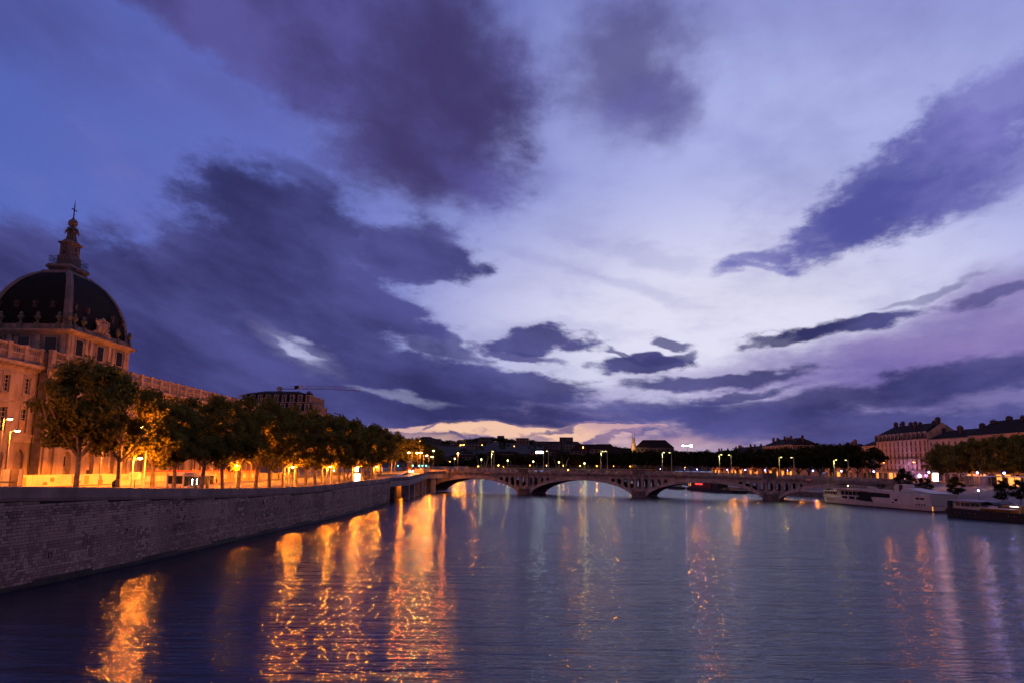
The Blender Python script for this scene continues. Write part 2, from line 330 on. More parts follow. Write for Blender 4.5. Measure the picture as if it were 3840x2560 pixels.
def leaf_material(name, a, b, tr):
    m = D.materials.new(name); m.use_nodes = True; nt = m.node_tree; N = nt.nodes; L = nt.links; N.clear()
    gg = N.new('ShaderNodeNewGeometry'); n = N.new('ShaderNodeTexNoise'); n.inputs['Scale'].default_value = .45; n.inputs['Detail'].default_value = 5
    L.new(gg.outputs['Position'], n.inputs['Vector'])
    r = N.new('ShaderNodeMapRange'); r.inputs[1].default_value = .35; r.inputs[2].default_value = .65; L.new(n.outputs[0], r.inputs[0])
    x = N.new('ShaderNodeMix'); x.data_type = 'RGBA'; x.inputs[6].default_value = (*a, 1); x.inputs[7].default_value = (*b, 1); L.new(r.outputs[0], x.inputs[0])
    d = N.new('ShaderNodeBsdfDiffuse'); t = N.new('ShaderNodeBsdfTranslucent'); s = N.new('ShaderNodeMixShader'); s.inputs[0].default_value = tr
    L.new(x.outputs[2], d.inputs[0]); L.new(x.outputs[2], t.inputs[0]); L.new(d.outputs[0], s.inputs[1]); L.new(t.outputs[0], s.inputs[2])
    o = N.new('ShaderNodeOutputMaterial'); L.new(s.outputs[0], o.inputs[0]); return m
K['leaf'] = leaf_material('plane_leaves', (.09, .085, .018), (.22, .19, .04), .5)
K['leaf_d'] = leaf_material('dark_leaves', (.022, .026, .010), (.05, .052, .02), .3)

# ---------------------------------------------------------------- water
def water_material():
    m = D.materials.new('river_water'); m.use_nodes = True; nt = m.node_tree; N = nt.nodes; L = nt.links
    b = N['Principled BSDF']; b.inputs['Base Color'].default_value = (.004, .009, .036, 1); b.inputs['Roughness'].default_value = .13
    b.inputs['IOR'].default_value = 1.5; b.inputs['Specular Tint'].default_value = (.47, .61, 1, 1); b.inputs['Specular IOR Level'].default_value = .5
    g = N.new('ShaderNodeNewGeometry'); hs = None
    for sc, st, amp, det in ((.05, (.8, 1, 1), 1.0, 2), (.13, (.3, 1.6, 1), 1.25, 2), (.34, (.26, 1.7, 1), .66, 2), (1.3, (.24, 1.8, 1), .46, 3), (4.2, (.3, 1.6, 1), .16, 2), (11, (.5, 1.3, 1), .05, 2)):
        mp = N.new('ShaderNodeMapping'); mp.inputs['Scale'].default_value = st; mp.inputs['Rotation'].default_value = (0, 0, .12); L.new(g.outputs['Position'], mp.inputs[0])
        n = N.new('ShaderNodeTexNoise'); n.inputs['Scale'].default_value = sc; n.inputs['Detail'].default_value = det; n.inputs['Roughness'].default_value = .55
        n.inputs['Distortion'].default_value = .6; L.new(mp.outputs[0], n.inputs['Vector'])
        q = N.new('ShaderNodeMath'); q.operation = 'MULTIPLY'; q.inputs[1].default_value = amp; L.new(n.outputs[0], q.inputs[0])
        if hs is None: hs = q.outputs[0]
        else:
            a = N.new('ShaderNodeMath'); a.operation = 'ADD'; L.new(hs, a.inputs[0]); L.new(q.outputs[0], a.inputs[1]); hs = a.outputs[0]
    u = N.new('ShaderNodeBump'); u.inputs['Strength'].default_value = 1.0; u.inputs['Distance'].default_value = .27
    L.new(hs, u.inputs['Height']); L.new(u.outputs[0], b.inputs['Normal'])
    sx = N.new('ShaderNodeSeparateXYZ'); L.new(g.outputs['Position'], sx.inputs[0])      # rougher in the broken water towards the bridge
    rr = N.new('ShaderNodeMapRange'); L.new(sx.outputs[1], rr.inputs[0])
    for k, v in ((1, 50), (2, 260), (3, .11), (4, .16)): rr.inputs[k].default_value = v
    L.new(rr.outputs[0], b.inputs['Roughness'])
    return m
K['water'] = water_material()
# ---------------------------------------------------------------- river, quay, embankment wall
m = MB().add([(-52, -80, 0), (150, -80, 0), (150, 900, 0), (-52, 900, 0), (-200, 2600, 0), (60, 2600, 0)], [(0, 1, 2, 3), (3, 2, 5, 4)])
tag(m.build('river_water', K['water']), 'wide dusk river with small ripples', None, None, 'structure')
WALL = [(30, -46.6), (58, -44.6), (68.5, -43.5), (76.5, -42.5), (88, -41.6), (104, -40.8), (120, -40.3), (132, -39.7), (145, -38.9), (157, -38.1), (176, -37.6), (195, -37.4), (242, -37.2)]
TOP = [(30, 9.9), (58, 9.25), (68, 9.0), (86, 8.45), (105, 7.85), (128, 7.32), (150, 7.1), (184, 7.3), (242, 7.45), (290, 8.2), (340, 9.3), (420, 9.6), (2600, 9.6)]
wx = lambda y: interp(WALL, y)
tp = lambda y: interp(TOP, y)
gz = lambda y: tp(y)-1.0 if y < 242 else interp([(242, 6.45), (300, 7.4), (345, 8.9), (420, 8.7), (2600, 8.7)], y)
ys = [-60, 30, 45, 58, 68, 78, 88, 98, 108, 118, 128, 138, 150, 165, 184, 200, 220, 242, 260, 280, 300, 320, 345, 380, 420, 600, 1000, 2600]
ex = lambda y: wx(y)-.5 if y <= 242 else interp([(242, -37.7), (260, -42), (345, -44), (600, -70), (1000, -120), (2600, -420)], y)
def sheet(name, mt, xa, xb, dz, y0=-60, y1=2600, lab=None):
    q = MB(); r = [y for y in ys if y0 <= y <= y1]
    vs = []
    for y in r: vs += [(xa(y), y, gz(y)+dz), (xb(y), y, gz(y)+dz)]
    q.add(vs, [(2*i, 2*i+1, 2*i+3, 2*i+2) for i in range(len(r)-1)])
    return tag(q.build(name, mt), lab, None, None, 'structure')
sheet('ground', K['pave'], lambda y: -1500, ex, 0, lab='ground of the city beside the river')
sheet('quay_road', K['asphalt'], lambda y: -74.5, lambda y: wx(min(y, 242))-9, .012, lab='asphalt quay road between the trees and the long facade')
sheet('pavement_kerb', K['kerb'], lambda y: wx(min(y, 242))-9, lambda y: wx(min(y, 242))-8.7, .12, lab='granite kerb between quay road and riverside walk')
mk = MB()
for y in range(64, 330, 7):
    for xx in (-56.5, -60.5, -64.5, -68.5):
        mk.add([(xx-.07, y, gz(y)+.018), (xx+.07, y, gz(y)+.018), (xx+.07, y+3, gz(y+3)+.018), (xx-.07, y+3, gz(y+3)+.018)], [(0, 1, 2, 3)])
tag(mk.build('road_marking', K['mark']), 'white dashed lane lines on the quay road', None, None, 'structure')

wall = thing('embankment_wall', 'long stone river wall below the tree lined quay', 'wall', (-42, 80, 0))
q = MB(); wy = [30, 45, 58, 63, 68.5, 72, 76.5, 82, 88, 96, 104, 112, 120, 126, 132, 138, 145, 151, 157, 166, 176, 185, 195, 210, 225, 242]
vs = []
for y in wy: vs += [(wx(y)-.06, y, -2), (wx(y)-.06, y, tp(y)-1.0), (wx(y)-1.2, y, tp(y)-1.0), (wx(y)-1.2, y, -2)]
n = len(wy)
q.add(vs, [(4*i+a, 4*i+4+a, 4*i+4+(a+1) % 4, 4*i+(a+1) % 4) for i in range(n-1) for a in range(4)]+[(4*n-4, 4*n-3, 4*n-2, 4*n-1)])
q.build('mortar_core', mat('dark_mortar', (.055, .042, .042), .9, .3, 2), wall, world=True)
smats = [mat('wall_stone_a', (.195, .132, .108), .85, .4, .16, .3, col2=(.47, .325, .268), stretch=(1, 1, .45)), mat('wall_stone_b', (.135, .09, .074), .85, .4, .2, .3, col2=(.35, .24, .198), stretch=(1, 1, .5)),
         mat('wall_stone_c', (.25, .17, .14), .85, .4, .18, .3, col2=(.55, .385, .32), stretch=(1, 1, .45))]
smats.append(mat('wet_wall_stone', (.03, .028, .022), .55, .4, .5, .3, col2=(.075, .062, .05)))
rng = random.Random(3)
stones = []; z = -.5; row = 0
while z < 9:
    h = rng.uniform(.24, .33); rk = rng.choice((0, 0, 1, 1, 2))
    y = 56+rng.random()*.6
    while y < 241.6:
        l = rng.uniform(.32, .70)*(1.3 if y > 150 else 1)
        if y+l > 241.9: l = 241.9-y
        yc = y+l/2; zt = tp(yc)-1.36
        if z+h < zt+.1 and l > .1:
            stones.append((y, l, z, min(h, zt+.06-z) if z+h > zt else h, (rk if rng.random() < .6 else rng.choice((0, 1, 2))) if z > .35+.2*math.sin(y*.35) else 3, rng.uniform(.0, .045)))
        y += l
    z += h
def stone_geo(q, s, local):
    y, l, z, h, k, pr = s
    a = Vector((wx(y+.012), y+.012, 0)); b = Vector((wx(y+l-.012), y+l-.012, 0)); t = (b-a).normalized(); nrm = Vector((t.y, -t.x, 0))
    L = (b-a).length; hh = h-.034; c = .026
    def P(u, w, v): p = a+t*u+nrm*v; return (p.x-local[0], p.y-local[1], z+.014+w-local[2])
    f = pr+.01; j = [rng.uniform(-.012, .012) for _ in range(4)]
    vs = [P(0, 0, -.05), P(L, 0, -.05), P(L, hh, -.05), P(0, hh, -.05), P(0, 0, f-.03), P(L, 0, f-.03), P(L, hh, f-.03), P(0, hh, f-.03),
          P(c, c, f+j[0]), P(L-c, c, f+j[1]), P(L-c, hh-c, f+j[2]), P(c, hh-c, f+j[3])]
    q.add(vs, [(0, 1, 5, 4), (1, 2, 6, 5), (2, 3, 7, 6), (3, 0, 4, 7), (4, 5, 9, 8), (5, 6, 10, 9), (6, 7, 11, 10), (7, 4, 8, 11), (8, 9, 10, 11)], k)
vis = sorted([s for s in stones if s[0] > 66.5 and s[2] > 0], key=lambda s: -(s[1]*s[3])/(s[0]**2))
big = vis[:300]; bs = set(id(s) for s in big)
for s in big:
    q = MB(); loc = (wx(s[0])+42, s[0]-80, s[2]); k = s[4]; s2 = s[:4]+(0,)+s[5:]
    stone_geo(q, s2, (wx(s[0]), s[0], s[2])); q.build('stone', smats[k], wall, off=loc)
q = MB()
for s in stones:
    if id(s) not in bs: stone_geo(q, s, (-42, 80, 0))
tag(q.build('stone', smats, wall), kind='stuff')
# parapet: cordon course and coping blocks
q = MB(); y = 30.0; kk = 0
ccol = [mat('parapet_stone_a', (.22, .15, .132), .85, .3, .35, .2), mat('parapet_stone_b', (.255, .176, .153), .85, .3, .35, .2), mat('parapet_stone_c', (.36, .27, .25), .85, .25, .35, .2)]
while y < 241.5:
    l = min(2.35, 242-y); a, b = wx(y+.01), wx(y+l-.01); za, zb = tp(y), tp(y+l)
    pale = 2 if (y > 195 and kk % 5 == 0) else (kk % 3 == 0)*1
    m = MB(); ya, yb = y+.01, y+l-.01
    m.hexa([(a-.62, ya, za-1.0), (a-.02, ya, za-1.0), (b-.02, yb, zb-1.0), (b-.62, yb, zb-1.0), (a-.6, ya, za-.06), (a-.04, ya, za-.06), (b-.04, yb, zb-.06), (b-.6, yb, zb-.06)])
    m.hexa([(a-.6, ya, za-.058), (a-.04, ya, za-.058), (b-.04, yb, zb-.058), (b-.6, yb, zb-.058), (a-.54, ya, za), (a-.12, ya, za), (b-.12, yb, zb), (b-.54, yb, zb)])
    m.build('coping_block', ccol[int(pale)], wall, world=True)
    m = MB(); m.hexa([(a-.3, ya, za-1.30), (a+.10, ya, za-1.30), (b+.10, yb, zb-1.30), (b-.3, yb, zb-1.30), (a-.3, ya, za-1.004), (a+.17, ya, za-1.004), (b+.17, yb, zb-1.004), (b-.3, yb, zb-1.004)])
    m.build('cordon_block', ccol[int(pale)], wall, world=True)
    y += l; kk += 1
for px_y, zz in ((74, 2.6), (86, 3.8), (97, 3.3), (111, 4.6), (127, 5.0), (140, 4.6), (168, 5.2)):      # mooring rings
    m = MB(); c = Vector((wx(px_y)+.16, px_y, zz))
    m.tube([c+Vector((0, math.cos(t)*.28, math.sin(t)*.28)) for t in [i*PI/6 for i in range(13)]], .035, 5)
    m.build('mooring_ring', K['iron'], wall, world=True)
m = MB()
for y0, z0, y1, z1 in ((214, 6.0, 224, 3.4), (226, 6.0, 237, 3.2), (236, 6.0, 246, 3.0)):
    m = MB(); m.tube([(wx(min(y0, 241))+.2, y0, z0), (wx(min((y0+y1)/2, 241))+.35, (y0+y1)/2, (z0+z1)/2-.35), (wx(min(y1, 241))+.5, y1, z1)], .05, 5); m.build('mooring_rope', K['wood'], wall, world=True)

# ---------------------------------------------------------------- the long domed hospital facade
FX = -80.0
hosp = thing('domed_hospital', 'long stone building with a big dark slate dome and balustrade', 'building', (-86, 146, 6.3))
def grid_wall(q, X, y0, y1, z0, z1, ops, dep, groove=None, m=0, back=1):
    """wall facing +x with rectangular openings (y, w, zb, zt); groove = course height of the rusticated part"""
    Y = sorted(set([y0, y1]+[v for o in ops for v in (o[0]-o[1]/2, o[0]+o[1]/2)])); Z = set([z0, z1]+[v for o in ops for v in (o[2], o[3])])
    if groove:
        k = z0
        while k < z1: Z.add(round(k, 3)); k += groove
    Z = sorted(Z)
    for a, b in zip(Y, Y[1:]):
        for c, d in zip(Z, Z[1:]):
            if b-a < 1e-4 or d-c < 1e-4: continue
            yc, zc = (a+b)/2, (c+d)/2
            if any(abs(yc-o[0]) < o[1]/2 and o[2] < zc < o[3] for o in ops): continue
            if groove:
                q.add([(X-.07, a, c), (X-.07, b, c), (X-.07, b, d), (X-.07, a, d)], [(0, 1, 2, 3)], m)
                g = .035
                if d-c > .12: q.box(X-.07, X, a, b, c+(g if any(abs(c-(z0+i*groove)) < .01 for i in range(40)) else 0), d-.0, m)
            else: q.add([(X, a, c), (X, b, c), (X, b, d), (X, a, d)], [(0, 1, 2, 3)], m)
    for o in ops:
        a, b, c, d = o[0]-o[1]/2, o[0]+o[1]/2, o[2], o[3]; x0 = X-dep
        q.add([(X, a, c), (X, b, c), (X, b, d), (X, a, d), (x0, a, c), (x0, b, c), (x0, b, d), (x0, a, d)], [(0, 1, 5, 4), (1, 2, 6, 5), (2, 3, 7, 6), (3, 0, 4, 7)], m)
wingsL = [127.3-5.3*i for i in range(5)][::-1]; wingsR = [163.6+5.35*i for i in range(16)]
pav = [138.3, 146.0, 153.7]
def facade(X, y0, y1, ys_, name):
    q = MB(); ops = []
    for y in ys_: ops += [(y, 1.55, 22.25, 24.85), (y, 1.75, 15.9, 19.75)]
    grid_wall(q, X, y0, y1, 14.3, 26.0, ops, .35)
    q.build(name, K['stone'], hosp, world=True)
    q = MB(); grid_wall(q, X, y0, y1, 5.6, 14.3, [(y, 2.3, 6.2, 13.1) for y in ys_], .7, .48)
    for y in ys_:      # arched heads fill the corners
        for i in range(8):
            t0, t1 = i/8*PI, (i+1)/8*PI
            a, b = y+1.15*math.cos(t1), y+1.15*math.cos(t0); za, zb = 11.95+1.15*math.sin(t1), 11.95+1.15*math.sin(t0)
            q.hexa([(X-.6, a, za), (X-.02, a, za), (X-.02, b, zb), (X-.6, b, zb), (X-.6, a, 13.1), (X-.02, a, 13.1), (X-.02, b, 13.1), (X-.6, b, 13.1)])
        q.box(X-.75, X-.7, y-1.2, y+1.2, 5.6, 13.1)
    q.build('rusticated_base', K['stone'], hosp, world=True)
facade(FX, 104, 130.2, wingsL, 'wall'); facade(FX, 161.2, 248, wingsR, 'wall'); facade(-78.4, 130.2, 161.2, pav, 'wall')
# returns of the projecting middle part, and the body behind
q = MB(); q.box(-104, -80.4, 104, 248, 5.6, 27.6); q.box(-94.3, -79.2, 130.6, 160.8, 14.3, 29.6); q.box(-80.2, -78.45, 130.2, 130.5, 5.6, 26); q.box(-80.2, -78.45, 160.9, 161.2, 5.6, 26)
q.build('building_core', K['stone_d'], hosp, world=True)
def cornice(X, y0, y1, name='cornice'):
    q = MB(); prof = [(X-.3, 25.7), (X+.12, 25.7), (X+.14, 26.15), (X+.22, 26.2), (X+.25, 26.5), (X+.85, 26.62), (X+.95, 27.0), (X+.9, 27.15), (X-.3, 27.2)]
    o = len(q.v); n = len(prof); q.add([(x, y0, z) for x, z in prof]+[(x, y1, z) for x, z in prof], [tuple(range(n))[::-1], tuple(range(n, 2*n))]+[(i, (i+1) % n, n+(i+1) % n, n+i) for i in range(n)])
    k = y0+.4
    while k < y1-.3: q.box(X+.1, X+.75, k, k+.28, 26.3, 26.58); k += .75
    q.build(name, K['trim'], hosp, world=True)
    q = MB(); q.box(X-.2, X+.22, y0, y1, 14.3, 15.55); q.box(X-.2, X+.34, y0, y1, 15.25, 15.55); q.box(X-.2, X+.09, y0, y1, 20.6, 20.85); q.build('string_course', K['trim'], hosp, world=True)
cornice(FX, 104, 130.2); cornice(FX, 161.2, 248); cornice(-78.4, 130.19, 161.21)
# windows: stone surround, wooden casement, dark pane - made once and copied
def win_proto(w, h, rows):
    fr = MB(); t = .3
    fr.box(-.02, .1, -w/2-t, -w/2, -.2, h+t); fr.box(-.02, .1, w/2, w/2+t, -.2, h+t); fr.box(-.02, .1, -w/2, w/2, h, h+t); fr.box(-.02, .24, -w/2-t-.1, w/2+t+.1, -.42, -.2); fr.box(-.02, .2, -w/2-t-.1, w/2+t+.1, h+t, h+t+.14)
    ca = MB(); x0, x1 = -.3, -.22
    for a in (-w/2, -.06, w/2-.1): ca.box(x0, x1, a, a+.1, 0, h)
    for i in range(rows+1): ca.box(x0, x1-.01, -w/2+.1, w/2-.1, i*(h-.08)/rows, i*(h-.08)/rows+.08)
    pn = MB().box(-.36, -.31, -w/2+.02, w/2-.02, .01, h-.01)
    return fr.mesh('window', K['trim']), ca.mesh('casement', K['wood']), pn.mesh('pane', K['glass'])
WA = win_proto(1.55, 2.6, 4); WB = win_proto(1.75, 3.85, 5)
bl = MB().box(-.30, -.2, -.86, .86, .02, 2.0).mesh('plywood_board', K['ply'])
SH = MB().box(-.30, -.2, -.6, .6, 0, 1.7).mesh('pale_shutter', K['pale_blind'])
BAR = MB()
for i in range(6): BAR.box(0, .05, -1+i*.4-.03, -1+i*.4+.03, 0, 2.6)
BAR.box(-.01, .06, -1.1, 1.1, 1.2, 1.3); BAR.box(-.01, .06, -1.1, 1.1, 2.6, 2.7); BARM = BAR.mesh('window_grille', K['iron'])
INN = MB().box(-.02, .06, -.75, .75, 0, .12); INN.box(-.02, .06, -.75, .75, 1.9, 2.02); INN.box(-.02, .06, -.75, -.6, .12, 1.9); INN.box(-.02, .06, .6, .75, .12, 1.9); INN.box(-.02, .05, -.05, .05, .12, 1.9); INNM = INN.mesh('window', K['wood'])
INP = MB().box(-.04, -.021, -.6, .6, .1, 1.92).mesh('pane', K['pale_blind']); INP2 = MB().box(-.04, -.021, -.6, .6, .1, 1.92).mesh('pane', K['glass'])
DOORM = MB().box(-.05, .0, -1.1, 1.1, 0, 3.6).mesh('door', K['iron'])
def put_windows(X, ys_, mid=None):
    for i, y in enumerate(ys_):
        for P_, zb in ((WA, 22.25), (WB, 15.9)):
            w_ = link(P_[0], 'window', hosp, (X+86, y-146, zb-6.3)); link(P_[1], 'casement', w_); link(P_[2], 'pane', w_)
            if zb < 16 and i % 2 == 0: link(bl, 'plywood_board', w_)
        if mid is None or i != 1:
            w_ = link(INNM, 'window', hosp, (X+86-.66, y-146, 10.3-6.3)); link(INP if i % 3 else INP2, 'pane', w_)
            link(BARM, 'window_grille', hosp, (X+86-.62, y-146, 6.5-6.3))
        else: link(DOORM, 'door', hosp, (X+86-.64, y-146, 6.2-6.3))
put_windows(FX, wingsL); put_windows(FX, wingsR); put_windows(-78.4, pav, 1)
# giant pilasters and rain pipes
PIL = MB().box(0, .28, -.55, .55, 0, 9.9); PIL.box(0, .36, -.65, .65, 9.4, 10.0); PIL.box(0, .34, -.62, .62, 0, .4); PILM = PIL.mesh('pilaster', K['trim'])
for y in (131.3, 134.2, 142.0, 150.0, 157.8, 160.1): link(PILM, 'pilaster', hosp, (-78.4+86, y-146, 15.56-6.3))
LP = MB().box(0, .3, -.6, .6, 0, 8.3).mesh('pilaster', K['stone'])
for y in (131.3, 134.2, 142.0, 150.0, 157.8, 160.1, ): link(LP, 'pilaster', hosp, (-78.4+86, y-146, 5.9-6.3))
for y in (124.6, 119.3, 114, 166.3, 182.3, 198.4, 214.5, 230.5): link(LP, 'pilaster', hosp, (FX+86, y-146, 5.9-6.3))
for y in (129.7, 161.8, 188, 214):
    m = MB(); m.tube([(FX+.3, y, 5.8), (FX+.3, y, 26)], .13, 6); m.build('rain_pipe', K['iron'], hosp, world=True)
# balustrade of interlaced rings between piers
RP = MB()
for i in range(5):
    c = (i-2)*.62
    RP.tube([(0, c+.27*math.cos(t), .62+.44*math.sin(t)) for t in [j*PI/6 for j in range(13)]], .075, 4, cap=False)
    if i < 4: RP.tube([(0, c+.31+.09*math.cos(t), .62+.16*math.sin(t)) for t in [j*PI/3 for j in range(7)]], .05, 4, cap=False)
RP.box(-.2, .2, -1.75, 1.75, -.1, .14); RP.box(-.26, .26, -1.75, 1.75, 1.08, 1.34); RPM = RP.mesh('balustrade_panel', K['trim'])
PR = MB().box(-.34, .34, -.48, .48, 0, 2.55); PR.box(-.4, .4, -.54, .54, 2.5, 2.82); PRM = PR.mesh('balustrade_pier', K['trim'])
PL = MB().box(-.2, .12, -1.75, 1.75, 0, 1.2).mesh('balustrade_plinth', K['stone_d'])
def balus(X, y0, y1):
    n = round((y1-y0)/4.45); st = (y1-y0)/n
    for i in range(n+1): link(PRM, 'balustrade_pier', hosp, (X+86, y0+i*st-146, 27.2-6.3))
    for i in range(n):
        y = y0+(i+.5)*st-146
        link(RPM, 'balustrade_panel', hosp, (X+86, y, 28.5-6.3)); link(PL, 'balustrade_plinth', hosp, (X+86, y, 27.2-6.3))
balus(FX+.1, 104.5, 129.9); balus(FX+.1, 161.6, 247.5); balus(-78.3, 130.6, 134.6)
# attic under the dome (rectangular in plan: half depth 8.1, half width 11.9, centre -86.2, 146.4)
AX, AY, HX, HY = -86.2, 146.0, 7.6, 11.1
q = MB(); q.box(AX-HX, AX+HX, AY-HY, AY+HY, 29.6, 33.6); q.box(AX-HX-.3, AX+HX+.3, AY-HY-.3, AY+HY+.3, 29.2, 29.6); q.build('attic_wall', K['stone_d'], hosp, world=True)
q = MB()
for x0, x1, z0, z1 in ((.25, .25, 33.3, 33.6), (.55, .9, 33.6, 33.95), (1.0, 1.1, 33.95, 34.25)):
    q.frustum(AX-HX-x0, AX+HX+x0, AY-HY-x0, AY+HY+x0, z0, AX-HX-x1, AX+HX+x1, AY-HY-x1, AY+HY+x1, z1)
q.build('attic_cornice', K['trim'], hosp, world=True)
def pilb(x0, x1, y0, y1): MB().box(x0, x1, y0, y1, 29.6, 33.29).build('attic_pilaster', K['trim'], hosp, world=True)
for y in (-10.6, -9.5, -4.9, -3.3, 3.3, 4.9, 9.5, 10.6): pilb(AX+HX, AX+HX+.22, AY+y-.42, AY+y+.42)
for x in (-7.0, -2.5, 2.5, 7.0): pilb(AX+x-.42, AX+x+.42, AY-HY-.22, AY-HY)
for y in (-7.2, 0, 7.2):
    f_ = MB().box(AX+HX, AX+HX+.12, AY+y-1.35, AY+y+1.35, 30.0, 33.1).build('attic_window', K['trim'], hosp, world=True)
    o = MB(); o.box(AX+HX+.121+86, AX+HX+.14+86, AY+y-146-1.05, AY+y-146+1.05, 30.2-6.3, 32.9-6.3); o.build('pane', K['glass'], f_)
    o = MB()
    for i in range(7): o.box(AX+HX+.15+86, AX+HX+.2+86, AY+y-146-1.0+i*.32, AY+y-146-.95+i*.32, 30.2-6.3, 32.9-6.3)
    o.build('window_grille', K['iron'], f_)
for x in (-4.8, 0, 4.8):
    f_ = MB().box(AX+x-1.2, AX+x+1.2, AY-HY-.12, AY-HY, 30.0, 33.0).build('attic_window', K['trim'], hosp, world=True)
    MB().box(AX+x-1+86, AX+x+1+86, AY-HY-.14-146, AY-HY-.121-146, 30.1-6.3, 32.9-6.3).build('pane', K['glass'], f_)
q = MB(); a = .35
q.box(AX-HX-.1, AX+HX+.1, AY-HY-.1, AY-HY+a, 34.25, 35.3); q.box(AX+HX-a, AX+HX+.1, AY-HY+a, AY+HY-a, 34.25, 35.3); q.box(AX-HX-.1, AX+HX+.1, AY+HY-a, AY+HY+.1, 34.25, 35.3); q.box(AX-HX-.1, AX-HX+a, AY-HY+a, AY+HY-a, 34.25, 35.3)
q.build('attic_parapet', K['stone_d'], hosp, world=True)
q = MB(); q.box(AX-HX+a, AX+HX-a, AY-HY+a, AY+HY-a, 34.25, 34.9); q.build('attic_roof', K['lead'], hosp, world=True)
URN = MB().box(-.42, .42, -.42, .42, -1.0, .15); URN.lathe([(.25, .15), (.3, .25), (.16, .42), (.28, .7), (.55, 1.0), (.62, 1.25), (.5, 1.4), (.3, 1.5), (.28, 1.65), (.36, 1.85), (.22, 2.1), (.02, 2.2)], 10)
URNM = URN.mesh('urn', mat('weathered_urn_stone', (.095, .10, .082), .85, .3, 2, .2))
for x, y in [(7.5, -11), (7.5, -9.2), (5.8, -11), (2.0, -11), (-1.0, -11), (-4.6, -11), (7.5, -6.2), (7.5, 6.2), (7.5, 11), (-7.5, -11)]: link(URNM, 'urn', hosp, (AX+x+86, AY+y-146, 35.3-6.3))
# carved crest in the middle of the river side
q = MB(); cx = AX+HX+.1
q.lathe([(.05, -1.1), (.5, -.8), (.85, .1), (.8, .8), (.55, 1.1), (.1, 1.25)], 10, (cx-.1, AY, 36.3)); q.ball((cx, AY, 37.9), .5, 8, 5); q.tube([(cx-.1, AY-.5, 37.5), (cx, AY, 38.3), (cx-.1, AY+.5, 37.5)], .2, 5)
for s in (-1, 1):
    q.tube([(cx, AY+s*1.0, 35.4), (cx+.1, AY+s*1.5, 36.2), (cx, AY+s*1.35, 37.1), (cx, AY+s*1.6, 37.6)], [.45, .5, .38, .15], 7); q.ball((cx+.05, AY+s*1.3, 37.75), .3, 8, 5)
    q.tube([(cx, AY+s*1.3, 36.6), (cx, AY+s*2.2, 37.3), (cx, AY+s*2.4, 37.9)], [.3, .25, .08], 6); q.tube([(cx, AY+s*1.0, 35.4), (cx, AY+s*2.2, 35.5), (cx, AY+s*3.0, 35.3)], [.35, .4, .2], 6)
q.build('carved_crest', K['trim'], hosp, world=True)
# dome: four curved slate faces and four stone ribs
HD, ZB = 12.55, 34.8
prof = []
for i in range(15):
    zz = 11.9*i/14; prof.append((math.sqrt(max(0, 1-(zz/HD)**2)), ZB+zz))
BX, BY = 7.2, 10.7
cor = lambda s, z: [(AX-BX*s, AY-BY*s, z), (AX+BX*s, AY-BY*s, z), (AX+BX*s, AY+BY*s, z), (AX-BX*s, AY+BY*s, z)]
for f in range(4):
    q = MB(); vs = []
    for s, z in prof: c = cor(s, z); vs += [c[f], c[(f+1) % 4]]
    q.add(vs, [(2*i, 2*i+1, 2*i+3, 2*i+2) for i in range(14)]); q.build('dome_face', K['lead'], hosp, smooth=True, world=True)
for f, (sx, sy) in enumerate(((-1, -1), (1, -1), (1, 1), (-1, 1))):
    q = MB(); vs = []
    for i, (s, z) in enumerate(prof):
        w_ = .95-.3*i/14; x, y = AX+sx*BX*s, AY+sy*BY*s; e = .16
        up = .2*(i/14)
        vs += [(x-sx*w_, y+sy*e, z), (x+sx*e*.7, y+sy*e, z+up), (x+sx*e, y+sy*e*.7, z+up), (x+sx*e, y-sy*w_*1.1, z), (x-sx*w_*.5, y-sy*w_*.5, z-.2)]
    n = 5; q.add(vs, [(n*i+k, n*i+(k+1) % n, n*i+n+(k+1) % n, n*i+n+k) for i in range(14) for k in range(n)]); q.build('dome_rib', K['rib'], hosp, world=True)
def dormer(x, y, z, rz):
    q = MB(); q.box(-.62, .25, -.3, .3, 0, .95); q.prism([(-.4, .95), (.4, .95), (.22, 1.2), (0, 1.3), (-.22, 1.2)], -.7, .32, 'x')
    o = link(q.mesh('dome_dormer', K['brick']), 'dome_dormer', hosp, (x+86, y-146, z-6.3), rz); g = MB().box(.251, .28, -.17, .17, .12, .85); g.build('pane', K['glass'], o)
for x in (-5.6, -2.4, .9, 4.1): dormer(AX+x, AY-BY*.955-.2, 38.3, -PI/2)
for y in (-8.6, -4.4, 4.4, 8.6): dormer(AX+BX*.955+.15, AY+y, 38.3, 0)
# lantern: moulded platform, railing, two plinths, figures holding a ball, cross
sq = lambda q, a, b, z0, a2, b2, z1: q.frustum(AX-a, AX+a, AY-b, AY+b, z0, AX-a2, AX+a2, AY-b2, AY+b2, z1)
q = MB(); sq(q, 2.7, 4.2, 46.2, 2.6, 4.0, 46.9); sq(q, 1.9, 3.0, 46.9, 1.9, 3.0, 47.3); sq(q, 2.0, 3.1, 47.3, 2.35, 3.5, 47.8); sq(q, 2.4, 3.55, 47.8, 2.2, 3.35, 48.3)
sq(q, 1.25, 1.9, 48.3, 1.25, 1.9, 50.2); sq(q, 1.3, 1.95, 50.2, 1.15, 1.75, 50.5); sq(q, 1.05, 1.6, 50.5, 1.0, 1.55, 52.6); sq(q, 1.05, 1.6, 52.6, 1.45, 2.05, 53.0); sq(q, 1.45, 2.05, 53.0, 1.35, 1.95, 53.15); sq(q, 1.0, 1.4, 53.15, .95, 1.3, 53.5); sq(q, .85, 1.15, 53.5, .8, 1.1, 53.75)
q.build('lantern', K['rib'], hosp, world=True)
